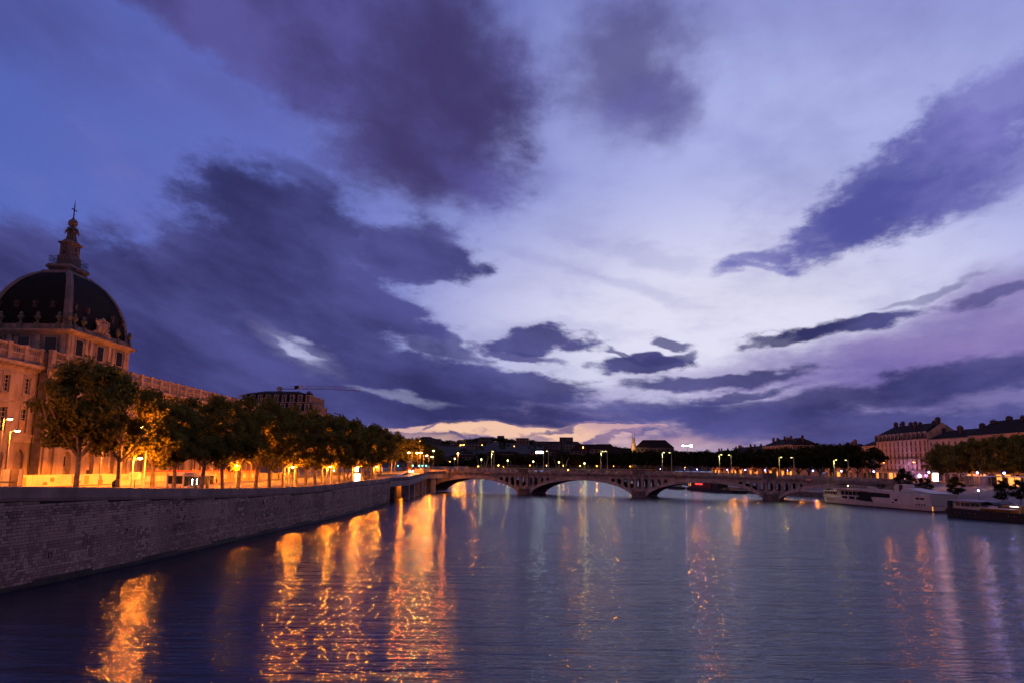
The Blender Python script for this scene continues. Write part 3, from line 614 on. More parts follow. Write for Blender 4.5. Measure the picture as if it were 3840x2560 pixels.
for x, y, rz in ((1.06, 0, 0), (0, -1.62, -PI/2)):
    q = MB()
    for s in (-1, 1): q.box(-.05, .12, s*.8-.2, s*.8+.2, 0, 2.0)
    q.tube([(0, -.5, .3), (.2, 0, 1.1), (0, .5, .3)], [.2, .35, .2], 6); q.ball((.15, 0, 1.5), .25, 8, 5); link(q.mesh('lantern_relief', K['rib']), 'lantern_relief', hosp, (AX+x+86, AY+y-146, 50.55-6.3), rz)
q = MB()
R_ = [(-2.05, -3.1), (2.05, -3.1), (2.05, 3.1), (-2.05, 3.1)]
for i in range(4):
    (x0, y0), (x1, y1) = R_[i], R_[(i+1) % 4]
    for zz in (48.35, 49.1, 49.85): q.tube([(AX+x0, AY+y0, zz), (AX+x1, AY+y1, zz)], .035, 4)
    k = 14
    for j in range(k+1): t = j/k; q.tube([(AX+x0+(x1-x0)*t, AY+y0+(y1-y0)*t, 48.3), (AX+x0+(x1-x0)*t, AY+y0+(y1-y0)*t, 49.85)], .028, 4)
q.build('lantern_railing', K['iron'], hosp, world=True)
q = MB()
for i in range(4):
    a = PI/4+i*PI/2; c, s = math.cos(a), math.sin(a)
    P_ = lambda r, z, t=0: (AX+r*.85*c-t*s, AY+r*.95*s+t*c, z)
    for t in (-.18, .18): q.tube([P_(.95, 53.7, t), P_(.75, 54.4, t*.9), P_(.6, 55.0, t*.6)], [.2, .2, .24], 6)
    q.tube([P_(.6, 54.9), P_(.68, 55.5), P_(.62, 55.95)], [.32, .36, .2], 7); q.ball(P_(.85, 56.1), .24, 8, 6)
    for t in (-1, 1): q.tube([P_(.65, 55.75, t*.3), P_(1.1, 55.6, t*.55), P_(.8, 56.25, t*.4)], [.14, .12, .1], 5)
    q.tube([P_(.7, 55.7), P_(1.25, 55.5), P_(1.4, 54.9)], [.2, .22, .1], 6)
q.lathe([(.9, 53.7), (.7, 54.1), (.5, 55.2), (.62, 55.9), (.75, 56.3)], 10, (AX, AY, 0)); q.build('lantern_figures', K['rib'], hosp, smooth=True, world=True)
MB().ball((AX, AY, 57.25), .87, 18, 12).build('lantern_ball', K['rib'], hosp, smooth=True, world=True)
q = MB(); q.tube([(AX, AY, 58.0), (AX, AY, 58.3), (AX, AY, 58.31), (AX, AY, 60.9), (AX, AY, 62.0)], [.3, .22, .12, .1, .02], 6)
for z in [58.4+.3*i for i in range(9)]: q.ball((AX, AY, z), .15, 6, 4)
q.tube([(AX, AY-.75, 60.0), (AX, AY+.75, 60.0)], .1, 6); q.ball((AX, AY-.75, 60), .15, 6, 4); q.ball((AX, AY+.75, 60), .15, 6, 4)
q.build('cross', K['iron'], hosp, world=True)
# ---------------------------------------------------------------- trees
def tree_meshes(tag_, H, R, fork, seed, nl, ls, low=.22, bark='bark', leaf='leaf', clumps=46, tr=.26):
    rg = random.Random(seed)
    lean = rg.uniform(-.35, .35)
    t = MB(); top = (lean, rg.uniform(-.2, .2), fork)
    t.tube([(0, 0, -.3), (lean*.2, 0, fork*.35), (lean*.6, top[1]*.5, fork*.7), top], [tr*1.35, tr*1.05, tr*.92, tr*.95], 9)
    b = MB(); ends = []
    for i in range(6):
        a = 2*PI*i/6+rg.uniform(-.4, .4); l = R*rg.uniform(.6, .95); hz = (H-fork)*rg.uniform(.3, .75)
        p1 = (top[0]+math.cos(a)*l*.45, top[1]+math.sin(a)*l*.45, fork+hz*.35); p2 = (top[0]+math.cos(a)*l*.8, top[1]+math.sin(a)*l*.8, fork+hz*.8); p3 = (p2[0]+math.cos(a)*l*.2, p2[1]+math.sin(a)*l*.2, fork+hz*1.15)
        b.tube([(top[0], top[1], fork-.15), p1, p2, p3], [tr*.62, tr*.42, tr*.24, tr*.08], 6)
        ends += [p1, p2, p3]
        for k in range(2):
            a2 = a+rg.uniform(-1, 1); b.tube([p1 if k else p2, (p1[0]+math.cos(a2)*l*.4, p1[1]+math.sin(a2)*l*.4, p1[2]+hz*rg.uniform(.2, .5)), (p1[0]+math.cos(a2)*l*.6, p1[1]+math.sin(a2)*l*.6, p1[2]+hz*.7)], [tr*.25, tr*.15, tr*.05], 5)
    b.tube([(top[0], top[1], fork-.1), (top[0]*.7, top[1], fork+(H-fork)*.4), (0, 0, fork+(H-fork)*.8)], [tr*.7, tr*.4, tr*.1], 6)
    zc, hh = H*(1+low)/2, H*(1-low)/2
    C = []
    while len(C) < clumps:
        u = rg.uniform(-1, 1); v = rg.uniform(-1, 1); w = rg.uniform(-1, 1); d = math.sqrt(u*u+v*v+w*w)
        if d > 1 or d < .35: continue
        k = 1.0 if w < .2 else 1-.28*(w-.2)
        C.append((u*R*k, v*R*k, zc+w*hh, rg.uniform(.55, 1.05)*R*.36))
    me = MB(); per = nl//len(C)
    for x, y, z, r in C:
        for _ in range(int(per*rg.uniform(.7, 1.3))):
            th = rg.uniform(0, 2*PI); cz = rg.uniform(-1, 1); s_ = math.sqrt(1-cz*cz); rr = r*(rg.random()**.45)
            p = Vector((x+rr*s_*math.cos(th), y+rr*s_*math.sin(th), z+rr*cz*.8))
            n = Vector((s_*math.cos(th)+rg.uniform(-.8, .8), s_*math.sin(th)+rg.uniform(-.8, .8), cz+rg.uniform(-.4, 1.0))).normalized()
            a = n.orthogonal().normalized(); q_ = rg.uniform(0, PI); a = Matrix.Rotation(q_, 3, n) @ a; c = n.cross(a); s = ls*rg.uniform(.6, 1.25)
            me.add([p-a*s*.5, p+c*s*.42, p+a*s*.6, p-c*s*.42], [(0, 1, 2, 3)])
    return (t.mesh('trunk', K[bark]), b.mesh('branches', K[bark]), me.mesh('crown', K[leaf]))
def plant(name, M_, loc, rz, sc, label, group, cat='tree'):
    o = thing(name, label, cat, loc, rz, group); o.scale = sc if isinstance(sc, tuple) else (sc, sc, sc)
    link(M_[0], 'trunk', o); link(M_[1], 'branches', o); link(M_[2], 'crown', o); return o
NEAR = [tree_meshes('n', 15, 4.5, 4.3, 11+i, 15000 if i == 0 else 11000, .36, low=.27, clumps=70 if i == 0 else 54) for i in range(4)]
MIDT = [tree_meshes('m', 16, 4.7, 4.0, 31+i, 5200, .56, low=.25, clumps=48) for i in range(3)]
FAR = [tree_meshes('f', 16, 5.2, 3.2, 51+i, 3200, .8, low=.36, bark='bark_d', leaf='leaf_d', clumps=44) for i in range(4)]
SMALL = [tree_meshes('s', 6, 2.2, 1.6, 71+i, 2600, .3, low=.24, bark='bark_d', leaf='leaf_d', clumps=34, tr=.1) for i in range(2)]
trg = random.Random(5)
row = [(81.9, 14.9, 1.0), (89.4, 14.6, .95), (97.2, 13.8, 1.0), (103.3, 13.6, 1.0), (110.9, 14.6, 1.05), (118.5, 14.5, 1.05), (125.0, 16, 1.1), (132.2, 16.5, 1.1), (139.0, 16.1, 1.1), (145.6, 15.9, 1.05), (151.9, 16.6, 1.05),
       (157.8, 16.9, 1.05), (164.8, 17.3, 1.05), (171.6, 16.9, 1.05), (178.8, 17.1, 1.05), (185.4, 17.3, 1.05), (192.5, 17.3, .95), (200.5, 17.0, .95), (208.5, 17.4, .95), (217, 17, .95), (226, 17.4, 1), (235, 17.6, 1)]
hues = ('broad', 'dense', 'narrow', 'tall', 'leafy', 'lopsided')
for i, (y, H, w) in enumerate(row):
    M_ = NEAR[0] if i == 0 else (NEAR[1+i % 3] if i < 11 else MIDT[i % 3]); h0 = 15 if i < 11 else 16
    x = wx(y)-3.2 if i else -45.3
    plant('plane_tree', M_, (x+trg.uniform(-.2, .2), y, gz(y)), trg.uniform(0, 6.28), (w, w, (H-.7)/h0), '%s plane tree, %s of the row along the river wall from the dome' % (hues[i % 6], ORD[i]), 'plane trees along the river wall')
row2 = [(-52, 250, 17.5), (-47, 258, 17.5), (-53, 268, 18.5), (-49, 278, 18), (-55, 290, 18.5), (-50, 300, 18), (-54, 312, 18), (-49, 322, 17), (-56, 334, 18), (-52, 350, 17.5), (-57, 366, 17), (-53, 384, 16), (-55, 402, 15.5), (-52, 420, 14.5), (-48, 440, 14), (-47, 462, 14.5), (-45, 480, 13),
        (-75, 246, 15), (-75.5, 256, 15), (-75, 266, 16), (-75, 277, 16), (-75, 289, 16), (-75, 302, 16), (-74, 316, 16), (-73, 330, 16), (-44.6, 353, 15.5), (-44.2, 374, 15), (-44, 398, 14.5), (-43.6, 425, 14)]
for i, (x, y, H) in enumerate(row2):
    plant('plane_tree', MIDT[i % 3], (x, y, gz(y)), trg.uniform(0, 6.28), (1.1, 1.1, H/16), ('large plane tree in the dense clump at the bridge junction, %s from the lit panel' % ORD[i]) if i < 17 else ('plane tree standing behind the junction lamps, %s away' % ORD[i-25]) if i > 24 else 'plane tree beyond the orange fence, %s from the domed building' % ORD[i-17], 'plane trees beside the bridge junction')

# ---------------------------------------------------------------- lamps of the left quay
SOD = (1, .235, .010)
def quay_lamp(loc, h, arm, rz, label, power, group, glow='sodw', name='street_lamp', col=SOD, spot=False):
    o = thing(name, label, 'street lamp', loc, rz, group)
    m = MB(); m.tube([(0, 0, 0), (0, 0, .6), (0, 0, .61), (0, 0, h)], [.12, .11, .075, .055], 8); m.box(-.16, .16, -.16, .16, 0, .05); m.build('pole', K['steel'], o)
    m = MB(); m.tube([(0, 0, h-.08), (arm*.5, 0, h+.02), (arm, 0, h+.12)], .03, 5); m.build('arm', K['steel'], o)
    m = MB(); m.lathe([(.05, .26), (.16, .22), (.3, .1), (.32, .06), (.30, .055)][::-1], 10, (arm, 0, h)); m.build('lamp_head', K['iron'], o)
    big = 1.9 if 'junction' in group else 1.0; m = MB(); m.lathe([(.02, -.12*big), (.18*big, -.08*big), (.27*big, .0), (.29*big, .05)], 10, (arm, 0, h)); m.build('lamp_glass', K[glow], o)
    lamp_light(o, (arm, 0, h-.3), col, power*(1.6 if spot else 1), 0.32, 158 if spot else None)
    if spot: lamp_light(o, (arm, 0, h-.2), col, power*.32, .4)
    return o
for i, (y, h) in enumerate(((63.5, 4.3), (91.3, 4.35), (120.3, 4.4), (146.1, 4.5), (171.7, 4.5), (200.6, 4.3), (228, 4.4))):
    x = wx(y)-2.6
    quay_lamp((x, y, gz(y)), h, .75, 0, 'small arm lamp with a white hot head at the river wall, %s along the walk' % ORD[i], 7500, 'walk lamps at the river wall')
for i, (x, y, h) in enumerate(((-57.9, 90, 7.3), (-66, 101, 9.6), (-43.6, 93.4, 8.2), (-42.6, 121.8, 8.2), (-41.0, 148.8, 8.4), (-40.2, 175.2, 8.4), (-40.0, 210, 8.4), (-67, 128, 8.5), (-67, 152, 8.5), (-67, 176, 8.5), (-67, 202, 8.5), (-67, 230, 8.5), (-66, 258, 8.5), (-62, 288, 8.5), (-58, 316, 8.5), (-47.6, 109, 8.6), (-46.4, 135, 8.8), (-45, 162, 9), (-44.4, 190, 9), (-44.4, 224, 9))):  # the last ones, road side of the trees, are added to light the crowns
    quay_lamp((x, y, gz(y)), h, .8 if i < 2 else -.9 if i < 7 else 1.2, 0, ('tall sodium street lamp standing before the domed building, %s' % ('beside the dark sheet fence', 'its head highest at the picture edge')[i]) if i < 2 else
              'tall sodium street lamp %s' % ('rising into the tree row, %s from the dome' % ORD[i-2] if i < 7 else 'added to light the tree crowns, %s from the dome' % ORD[i-15] if i > 14 else 'on the facade side of the road, %s from the dome' % ORD[i-7]), 3500 if i < 2 else 13000 if i < 3 else 22000 if i < 7 else 28000 if i < 15 else 9000, 'tall lamps of the quay road', spot=6 < i < 15)
for i, (x, y, z, s) in enumerate(((-44.5, 340, 16.9, -1), (-41, 341, 16.8, -1), (-39, 338, 16.8, 1), (-36.9, 342, 15.7, 1), (-34.9, 346, 15.2, 1), (-33.4, 336, 17.7, 0))):
    g = gz(min(y, 345))
    quay_lamp((x-s*1.4, y, g), z-g, s*1.4 if s else .05, 0, 'bright orange lamp on a tall pole at the bridge junction, %s from the trees' % ORD[i], 9000 if i < 5 else 800, 'junction lamps at the bridge head', glow='sodw' if i < 5 else 'merc')

# ---------------------------------------------------------------- hoarding in front of the hospital
ho = thing('site_hoarding', 'long white printed site hoarding under the domed building', 'hoarding', (-77, 112, 6.0))
for i in range(22):
    y = 104+i*2.82
    if y > 165: break
    zt = 9.1 if y < 150 else 9.0
    MB().box(-77.15, -77.05, y+.02, y+2.8, 6.75, zt).build('board_panel', K['board'], ho, world=True)
    MB().box(-77.3, -76.75, y+.03, y+2.79, gz(y)-.1, 6.72).build('concrete_block', K['conc'], ho, world=True)
    if y < 150: MB().box(-77.04, -77.02, y+.02, y+2.8, 6.95, 7.18).build('brown_band', K['print'], ho, world=True)
def flat_print(y0, y1, z0, z1, mt='print', X=-77.03): MB().box(X, X+.012, y0, y1, z0, z1).build('printed_picture', K[mt], ho, world=True)
flat_print(131.5, 132.6, 7.9, 8.6); flat_print(129.6, 130.7, 7.4, 7.9); flat_print(138.0, 138.5, 7.4, 8.8, 'orange'); flat_print(140.1, 140.8, 7.5, 8.0); flat_print(142, 143.5, 7.3, 8.8, 'orange'); flat_print(123, 125, 7.4, 8.8, 'orange')
for z in (8.7, 8.45, 8.2, 7.95, 7.7): flat_print(133.4, 136.3-(8.7-z), z, z+.05, 'orange')
q = MB(); yc = 147.6
q.prism([(yc-.85, 7.2), (yc+.85, 7.2), (yc+.85, 8.0), (yc+.45, 8.05), (yc+.42, 8.35), (yc+.25, 8.7), (yc+.06, 8.85), (yc, 9.05), (yc-.06, 8.85), (yc-.25, 8.7), (yc-.42, 8.35), (yc-.45, 8.05), (yc-.85, 8.0)], -77.04, -77.015, 'x'); q.build('printed_picture', K['print'], ho, world=True)
def text(parent, s, loc, rot, size, mt, name='lettering', sx=1):
    c = D.curves.new(name, 'FONT'); c.body = s; c.size = size; c.extrude = .004; c.align_x = 'CENTER'; c.align_y = 'CENTER'; c.materials.append(K[mt])
    tmp = D.objects.new('tmp', c); COL.objects.link(tmp); me = D.meshes.new_from_object(tmp); D.objects.remove(tmp); D.curves.remove(c)
    o = link(me, name, parent, loc); o.rotation_euler = rot; o.scale = (sx, 1, 1); return o
RX = (PI/2, 0, PI/2)
text(ho, 'GRAND HOTEL-DIEU', (-77.02+77, 160.2-112, 8.0-6), RX, .95, 'orange')
# orange boards with a red rail and white posters, then a grey block wall
hb = thing('orange_fence', 'orange site fence with red top rail and white posters behind the bus', 'fence', (-77, 168, 6.0))
for i in range(30):
    y = 165.6+i*2.5
    if y > 239: break
    zt = interp([(165, 9.35), (240, 9.2)], y)
    MB().box(-77.15, -77.05, y+.03, y+2.47, gz(y)-.1, zt).build('fence_panel', K['orange'], hb, world=True)
    MB().box(-77.2, -76.98, y, y+2.5, zt+.01, zt+.3).build('top_rail', K['red'], hb, world=True)
    if i < 6 or i % 3 == 0: MB().box(-77.04, -77.02, y+.15, y+2.35, 7.3, 8.5).build('poster', K['board'], hb, world=True)
    if i < 7: MB().box(-77.35, -76.8, y+.04, y+2.46, gz(y)-.1, 6.95).build('concrete_block', K['conc'], hb, world=True)
hc = thing('block_wall', 'low grey block wall at the far end of the orange fence', 'wall', (-77, 250, 6.0))
for i in range(16): MB().box(-77.2, -76.8, 240.5+i*2.6, 243.05+i*2.6, gz(250)-.2, 8.6-(i % 3)*.02).build('concrete_block', K['conc'], hc, world=True)
# dark ribbed sheet fence just behind the parapet
sf = thing('sheet_fence', 'dark ribbed sheet metal fence on the river wall at the picture edge', 'fence', (-46, 70.5, 8.0))
for i in range(8):
    x = -.05-i*.78
    m = MB(); m.box(x+1.85-.70, x+1.85, -.03, .0, 0, 2.42); m.box(x+1.85-.74, x+1.85-.66, -.09, -.03, 0, 2.44); m.build('sheet_panel', K['steel'] if i % 2 else K['stone_d'], sf)
m = MB(); m.tube([(-4.5, -.13, 1.35), (1.5, -.13, 1.3)], .035, 5); m.build('rail', K['iron'], sf)
m = MB(); m.tube([(.1, -.15, 1.45), (.05, -.5, 0)], .05, 5); m.tube([(.15, -.15, 1.3), (-.35, -.5, 0)], .03, 5); m.build('brace', K['iron'], sf)
MB().box(1.86, 2.2, -.06, .04, 0, 2.46).build('end_post', K['conc'], sf)
# bin, road sign
bn = thing('recycling_bin', 'dark green bin with a pointed lid beside the second trunk', 'bin', (-45.4, 90.4, gz(90.4)))
m = MB(); m.box(-.28, .28, -.3, .3, 0, 1.45); m.build('body', K['green'], bn); m = MB(); m.prism([(-.3, 1.46), (.3, 1.46), (.3, 1.6), (.18, 1.98), (-.3, 1.6)], -.32, .32, 'y'); m.build('lid', K['green'], bn); MB().box(-.2, .2, -.32, -.301, 1.2, 1.35).build('slot', K['black'], bn)
rs = thing('direction_sign', 'white road sign with place names on a dark post by the river wall', 'road sign', (-46.0, 96.2, gz(96)))
m = MB(); m.tube([(0, 0, 0), (0, 0, 2.0)], .06, 6); m.build('post', K['iron'], rs); m = MB(); m.box(-.72, .72, -.03, .03, 2.0, 2.86); m.build('sign_board', K['white'], rs)
text(rs, 'St EXUPERY', (-.02, -.04, 2.66), (PI/2, 0, 0), .22, 'iron'); text(rs, 'EUREXPO', (-.14, -.04, 2.42), (PI/2, 0, 0), .22, 'iron'); text(rs, 'VIENNE', (-.2, -.04, 2.2), (PI/2, 0, 0), .16, 'iron')
# ---------------------------------------------------------------- city bus seen from behind
bus = thing('city_bus', 'white city bus seen from behind between the plane trees', 'bus', (-50, 117, gz(117)))
m = MB(); m.prism([(-1.27, .35), (1.27, .35), (1.27, 2.75), (1.15, 2.95), (-1.15, 2.95), (-1.27, 2.75)], 0, 12, 'y'); m.build('body', K['white'], bus)
m = MB(); m.box(-.9, .9, 1.2, 8, 2.955, 3.2); m.build('roof_unit', K['white'], bus)
MB().box(-1.12, 1.12, -.03, -.001, 1.55, 2.72).build('rear_window', K['glass'], bus)
for x in (-1.0, .82): MB().box(x, x+.18, -.05, -.002, .7, 1.2).build('tail_light', K['red'], bus)
m = MB(); m.box(-1.2, 1.2, -.06, -.002, .36, .6); m.build('bumper', K['iron'], bus)
for i, (a, b) in enumerate(((.3, 2.0), (2.1, 3.9), (5.4, 7.4), (7.5, 8.5), (10.2, 11.8))): MB().box(1.271, 1.29, a, b, 1.25, 2.6).build('side_window', K['glass'], bus)
for a in (4.05, 8.7): MB().box(1.271, 1.30, a, a+1.2, .45, 2.6).build('door', K['iron'], bus)
for y in (2.8, 9.3):
    for x in (-1.2, .95):
        m = MB(); m.tube([(x, y, .48), (x+.28, y, .48)], .48, 12); w_ = m.build('wheel', K['black'], bus)
        m = MB(); m.tube([(x+.281, y, .48), (x+.30, y, .48)], .25, 10); m.build('rim', K['steel'], w_)
m = MB(); m.tube([(1.2, 11.9, 2.6), (1.5, 12.3, 2.5), (1.6, 12.4, 1.9)], .06, 5); m.box(1.5, 1.72, 12.3, 12.45, 1.5, 2.0); m.build('mirror', K['iron'], bus)
for y in (3.2, 4.9): MB().box(1.291, 1.30, y, y+.12, 1.35, 2.2).build('cabin_light', K['coolw'], bus)
text(bus, 'lyon.fr', (.2, -.02, .95), (PI/2, 0, 0), .5, 'print')

# ---------------------------------------------------------------- traffic at the junction
def car(kind, loc, rz, label, bodym, tail=True, h=1.5, group=None):
    o = thing(kind, label, 'car' if kind == 'car' else 'van' if kind == 'delivery_van' else 'lorry', loc, rz, group)
    m = MB()
    if kind == 'car': m.prism([(-2.1, .3), (2.1, .3), (2.12, .75), (1.2, .92), (.55, 1.42), (-1.1, 1.45), (-1.9, .98), (-2.1, .9)], -.85, .85, 'x')
    elif kind == 'delivery_van': m.prism([(-2.6, .35), (2.5, .35), (2.5, 1.0), (1.7, 1.25), (1.1, 2.1), (-2.6, 2.2)], -.95, .95, 'x')
    else: m.box(-1.2, 1.2, -3.2, 2.2, .9, 3.2)
    m.build('body', K[bodym], o)
    if kind == 'lorry': MB().prism([(2.3, .5), (4.0, .5), (4.0, 1.5), (3.6, 2.5), (2.3, 2.5)], -1.1, 1.1, 'x').build('cab', K['white'], o)
    elif kind == 'car': m = MB(); m.box(-.74, .74, -1.91+.15, -1.5, 1.0, 1.36); m.box(-.87, .87, -1.1, .5, 1.0, 1.35); m.build('window', K['glass'], o)
    else: m = MB(); m.box(-.8, .8, -2.63, -2.601, 1.3, 2.0); m.box(-.97, .97, .2, 1.0, 1.3, 1.9); m.build('window', K['glass'], o)
    e = -3.2 if kind == 'lorry' else -2.1 if kind == 'car' else -2.6
    for x in (-.75, .55): MB().box(x, x+.2, e-.03, e-.001, .75, 1.0).build('tail_light', K['redl' if tail else 'red'], o)
    for y in ((-1.35, 1.3) if kind != 'lorry' else (-2.2, 3.2)):
        for x in (-.9, .7):
            m = MB(); m.tube([(x, y, .33), (x+.2, y, .33)], .33, 10); w_ = m.build('wheel', K['black'], o); m = MB(); m.tube([(x-.012, y, .33), (x+.212, y, .33)], .18, 8); m.build('rim', K['steel'], w_)
    return o
car('lorry', (-55.8, 330, 8.0), 0, 'white box lorry lit pale from behind on the quay road', 'board')
car('car', (-53.5, 292, gz(292)), 0, 'dark car with glowing red tail lights behind the white lorry', 'iron')
car('car', (-56.8, 276, gz(276)), 0, 'pale car with red tail lights nearest on the quay road', 'white')
car('delivery_van', (-46.5, 362, 8.9), .15, 'red van waiting at the bridge junction under the lamps', 'red')
car('car', (-43.0, 356, 8.95), .3, 'dark red car waiting in the junction queue', 'dred')
car('car', (-40.5, 352, 8.95), .5, 'small pale car in the junction queue nearest the bridge', 'white')
hv = car('car', (-41.0, 325, gz(325)), PI, 'car facing the river with one glaring white headlight', 'iron', False)
for x in (-.6, .6):
    m = MB(); m.tube([(x, 2.13, .72), (x, 2.16, .72)], .27, 10); m.build('headlight', K['sodw'], hv)
lamp_light(hv, (0, 2.6, .75), (1, .8, .55), 900, .2)
def signal(loc, col, label, h=3.2):
    o = thing('traffic_light', label, 'traffic light', loc); m = MB(); m.tube([(0, 0, 0), (0, 0, h)], .05, 6); m.build('pole', K['iron'], o)
    m = MB(); m.box(-.16, .16, -.08, .1, h, h+.95); m.build('signal_box', K['black'], o)
    m = MB(); z = h+(.75 if col == 'redl' else .2); m.ball((0, -.12, z), .16, 10, 6); m.build('signal_lamp', K[col], o)
    lamp_light(o, (0, -.4, z), (1, .04, .02) if col == 'redl' else (.1, 1, .6), 160, .1)
signal((-46.4, 240, gz(241)), 'redl', 'red traffic light among the trees above the lit panel', 4.1)
signal((-50, 330, 8.3), 'redl', 'red traffic light at the end of the quay road', 2.9)
signal((-57, 322, 8.1), 'grnl', 'green traffic light above the white lorry', 3.2); signal((-48.5, 336, 8.6), 'grnl', 'lone green traffic light by the tree clump', 2.4)
for i, x in enumerate((-43.2, -40.5, -39.2, -37.6)): signal((x, 345+i, 8.9), 'grnl', 'green traffic light over the queue of cars, %s from the trees' % ORD[i], 2.2)
sg = thing('signpost', 'stack of five orange lit direction boards beside the walk', 'road sign', (-44.4, 197, gz(197)))
m = MB(); m.tube([(-.7, .05, 0), (-.7, .05, 4.8)], .06, 6); m.tube([(.7, .05, 0), (.7, .05, 4.8)], .06, 6); m.build('post', K['steel'], sg)
for i in range(5): MB().box(-.95, .95, -.04, 0, 2.3+i*.5, 2.72+i*.5).build('direction_board', K['yellow'], sg)
for i in range(3): MB().ball((-.05, -.12, 3.4+i*.65), .15, 8, 5).build('signal_lamp', K['grnl'], sg)
sg2 = thing('signpost', 'stack of direction boards with a pale arrow on top at the junction', 'road sign', (-43.2, 335, 8.7))
m = MB(); m.tube([(.9, .05, 0), (.9, .05, 4.6)], .07, 6); m.build('post', K['steel'], sg2)
for i in range(5):
    m = MB(); z = 1.6+i*.58; m.prism([(-1.0, z), (1.0, z), (1.0, z+.5), (-1.0, z+.5), (-1.25, z+.25)], -.04, 0, 'y'); m.build('direction_board', K['yellow' if i < 4 else 'white'], sg2)
lp = thing('advertising_panel', 'glaring white lit advertising panel at the river wall', 'lit panel', (-39.4, 201, gz(201)))
m = MB(); m.box(-.95, .95, -.1, .12, 0, 2.75); m.build('frame', K['steel'], lp); m = MB(); m.box(-.72, .1, -.13, -.101, .35, 2.6); m.box(.2, .8, -.13, -.101, .35, 2.6); m.build('lit_face', K['wht'], lp); MB().box(.32, .52, -.15, -.131, 1.0, 2.3).build('picture', K['print'], lp)
ch = thing('chevron_sign', 'red and white bend sign standing above the lit panel', 'road sign', (-39.9, 203, gz(203)))
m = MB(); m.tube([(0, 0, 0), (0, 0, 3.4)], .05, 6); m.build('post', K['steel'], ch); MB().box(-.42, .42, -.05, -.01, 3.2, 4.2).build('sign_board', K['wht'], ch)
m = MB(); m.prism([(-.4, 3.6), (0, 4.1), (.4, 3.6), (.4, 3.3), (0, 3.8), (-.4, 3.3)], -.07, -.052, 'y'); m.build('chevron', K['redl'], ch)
sb = thing('site_barrier', 'white box barrier beside the pole where the bridge begins', 'barrier', (-36.0, 335, 8.6)); MB().box(-1.3, 1.3, -.1, .1, .1, 1.5).build('panel', K['board'], sb); MB().box(-1.4, 1.4, -.3, .3, 0, .1).build('foot', K['conc'], sb)

# ---------------------------------------------------------------- two people at the parapet
def person(loc, rz, label, top, arm):
    o = thing('person', label, 'person', loc, rz)
    V = [(0, 0, .95), (0, 0, 1.2), (0, .01, 1.42), (0, 0, 1.52), (0, -.01, 1.62), (0, -.015, 1.74), (.1, 0, .88), (.11, .01, .48), (.11, 0, .08), (.11, -.14, .04), (-.1, 0, .88), (-.12, .03, .48), (-.12, .05, .08), (-.12, -.09, .04),
         (.19, .01, 1.4), (.27, .03, 1.12), (.24, -arm, .9), (.23, -arm-.09, .86), (-.19, .01, 1.4), (-.27, .03, 1.12), (-.22, -arm, .95), (-.2, -arm-.09, .93)]
    E = [(0, 1), (1, 2), (2, 3), (3, 4), (4, 5), (0, 6), (6, 7), (7, 8), (8, 9), (0, 10), (10, 11), (11, 12), (12, 13), (2, 14), (14, 15), (15, 16), (16, 17), (2, 18), (18, 19), (19, 20), (20, 21)]
    rad = [.15, .14, .15, .06, .1, .085, .1, .075, .05, .04, .1, .075, .05, .04, .065, .05, .04, .03, .065, .05, .04, .03]
    me = D.meshes.new('body'); me.from_pydata(V, E, []); me.materials.append(K[top])
    b = link(me, 'body', o); b.modifiers.new('skin', 'SKIN'); sv = me.skin_vertices[0].data
    for i, r in enumerate(rad): sv[i].radius = (r, r*.8)
    sv[0].use_root = True; s = b.modifiers.new('sub', 'SUBSURF'); s.levels = 1; s.render_levels = 1
    m = MB(); m.ball((0, .015, 1.72), .108, 10, 6); m.build('hair', K['cloth'], o)
    m = MB(); m.ball((0, -.055, 1.66), .07, 8, 6, sz=1.25); m.ball((0, -.125, 1.66), .016, 6, 4); m.build('face', K['skin'], o)
    m = MB(); m.tube([(0, 0, .86), (0, 0, 1.02)], [.17, .165], 10); m.build('belt', K['black'], o)
person((-39.0, 206.5, gz(206)), .8, 'person in a pale top standing beside the glaring lit panel', 'cloth_p', .22)
person((-38.6, 209.5, gz(209)), -.5, 'person in dark clothes standing behind the one in a pale top', 'cloth', .1)

# ---------------------------------------------------------------- quay deck on columns beside the bridge head
qd = thing('quay_deck', 'concrete roadway ledge on square columns between river wall and bridge', 'quay deck', (-36, 265, 0))
path = [(-37.3, 242.2, 7.45), (-33.6, 260, 7.55), (-35.0, 331, 8.75), (-28.0, 337.6, 9.15)]
inner = [(-44, 243.5), (-42, 262), (-44, 333), (-44, 346)]
def band(d0, d1, out, nm, mt):
    q = MB(); vs = []
    for (x, y, z), (ix, iy) in zip(path, inner): vs += [(x+out, y-out*.5, z-d1), (x+out, y-out*.5, z-d0), (ix, iy, z-d0), (ix, iy, z-d1)]
    q.add(vs, [(4*i+a, 4*i+4+a, 4*i+4+(a+1) % 4, 4*i+(a+1) % 4) for i in range(3) for a in range(4)]+[(0, 1, 2, 3), (15, 14, 13, 12)]); q.build(nm, mt, qd, world=True)
q = MB(); vs = []
for (x, y, z) in path: vs += [(x, y, z-1.1), (x, y, z), (x-.4, y+.3, z), (x-.4, y+.3, z-1.1)]
q.add(vs, [(4*i+a, 4*i+4+a, 4*i+4+(a+1) % 4, 4*i+(a+1) % 4) for i in range(3) for a in range(4)]+[(0, 1, 2, 3), (15, 14, 13, 12)]); q.build('parapet', K['bridge_d'], qd, world=True)
band(1.103, 1.9, .25, 'upper_slab_edge', K['conc']); band(1.903, 2.75, .1, 'lower_slab_edge', K['conc'])
for (x, y) in ((-34.9, 264), (-35.3, 281), (-35.7, 298), (-36.1, 314), (-36.5, 330), (-33, 334.6)): MB().box(x-.95, x+.95, y-.9, y+.9, -2, 5.4).build('column', K['conc'], qd, world=True)
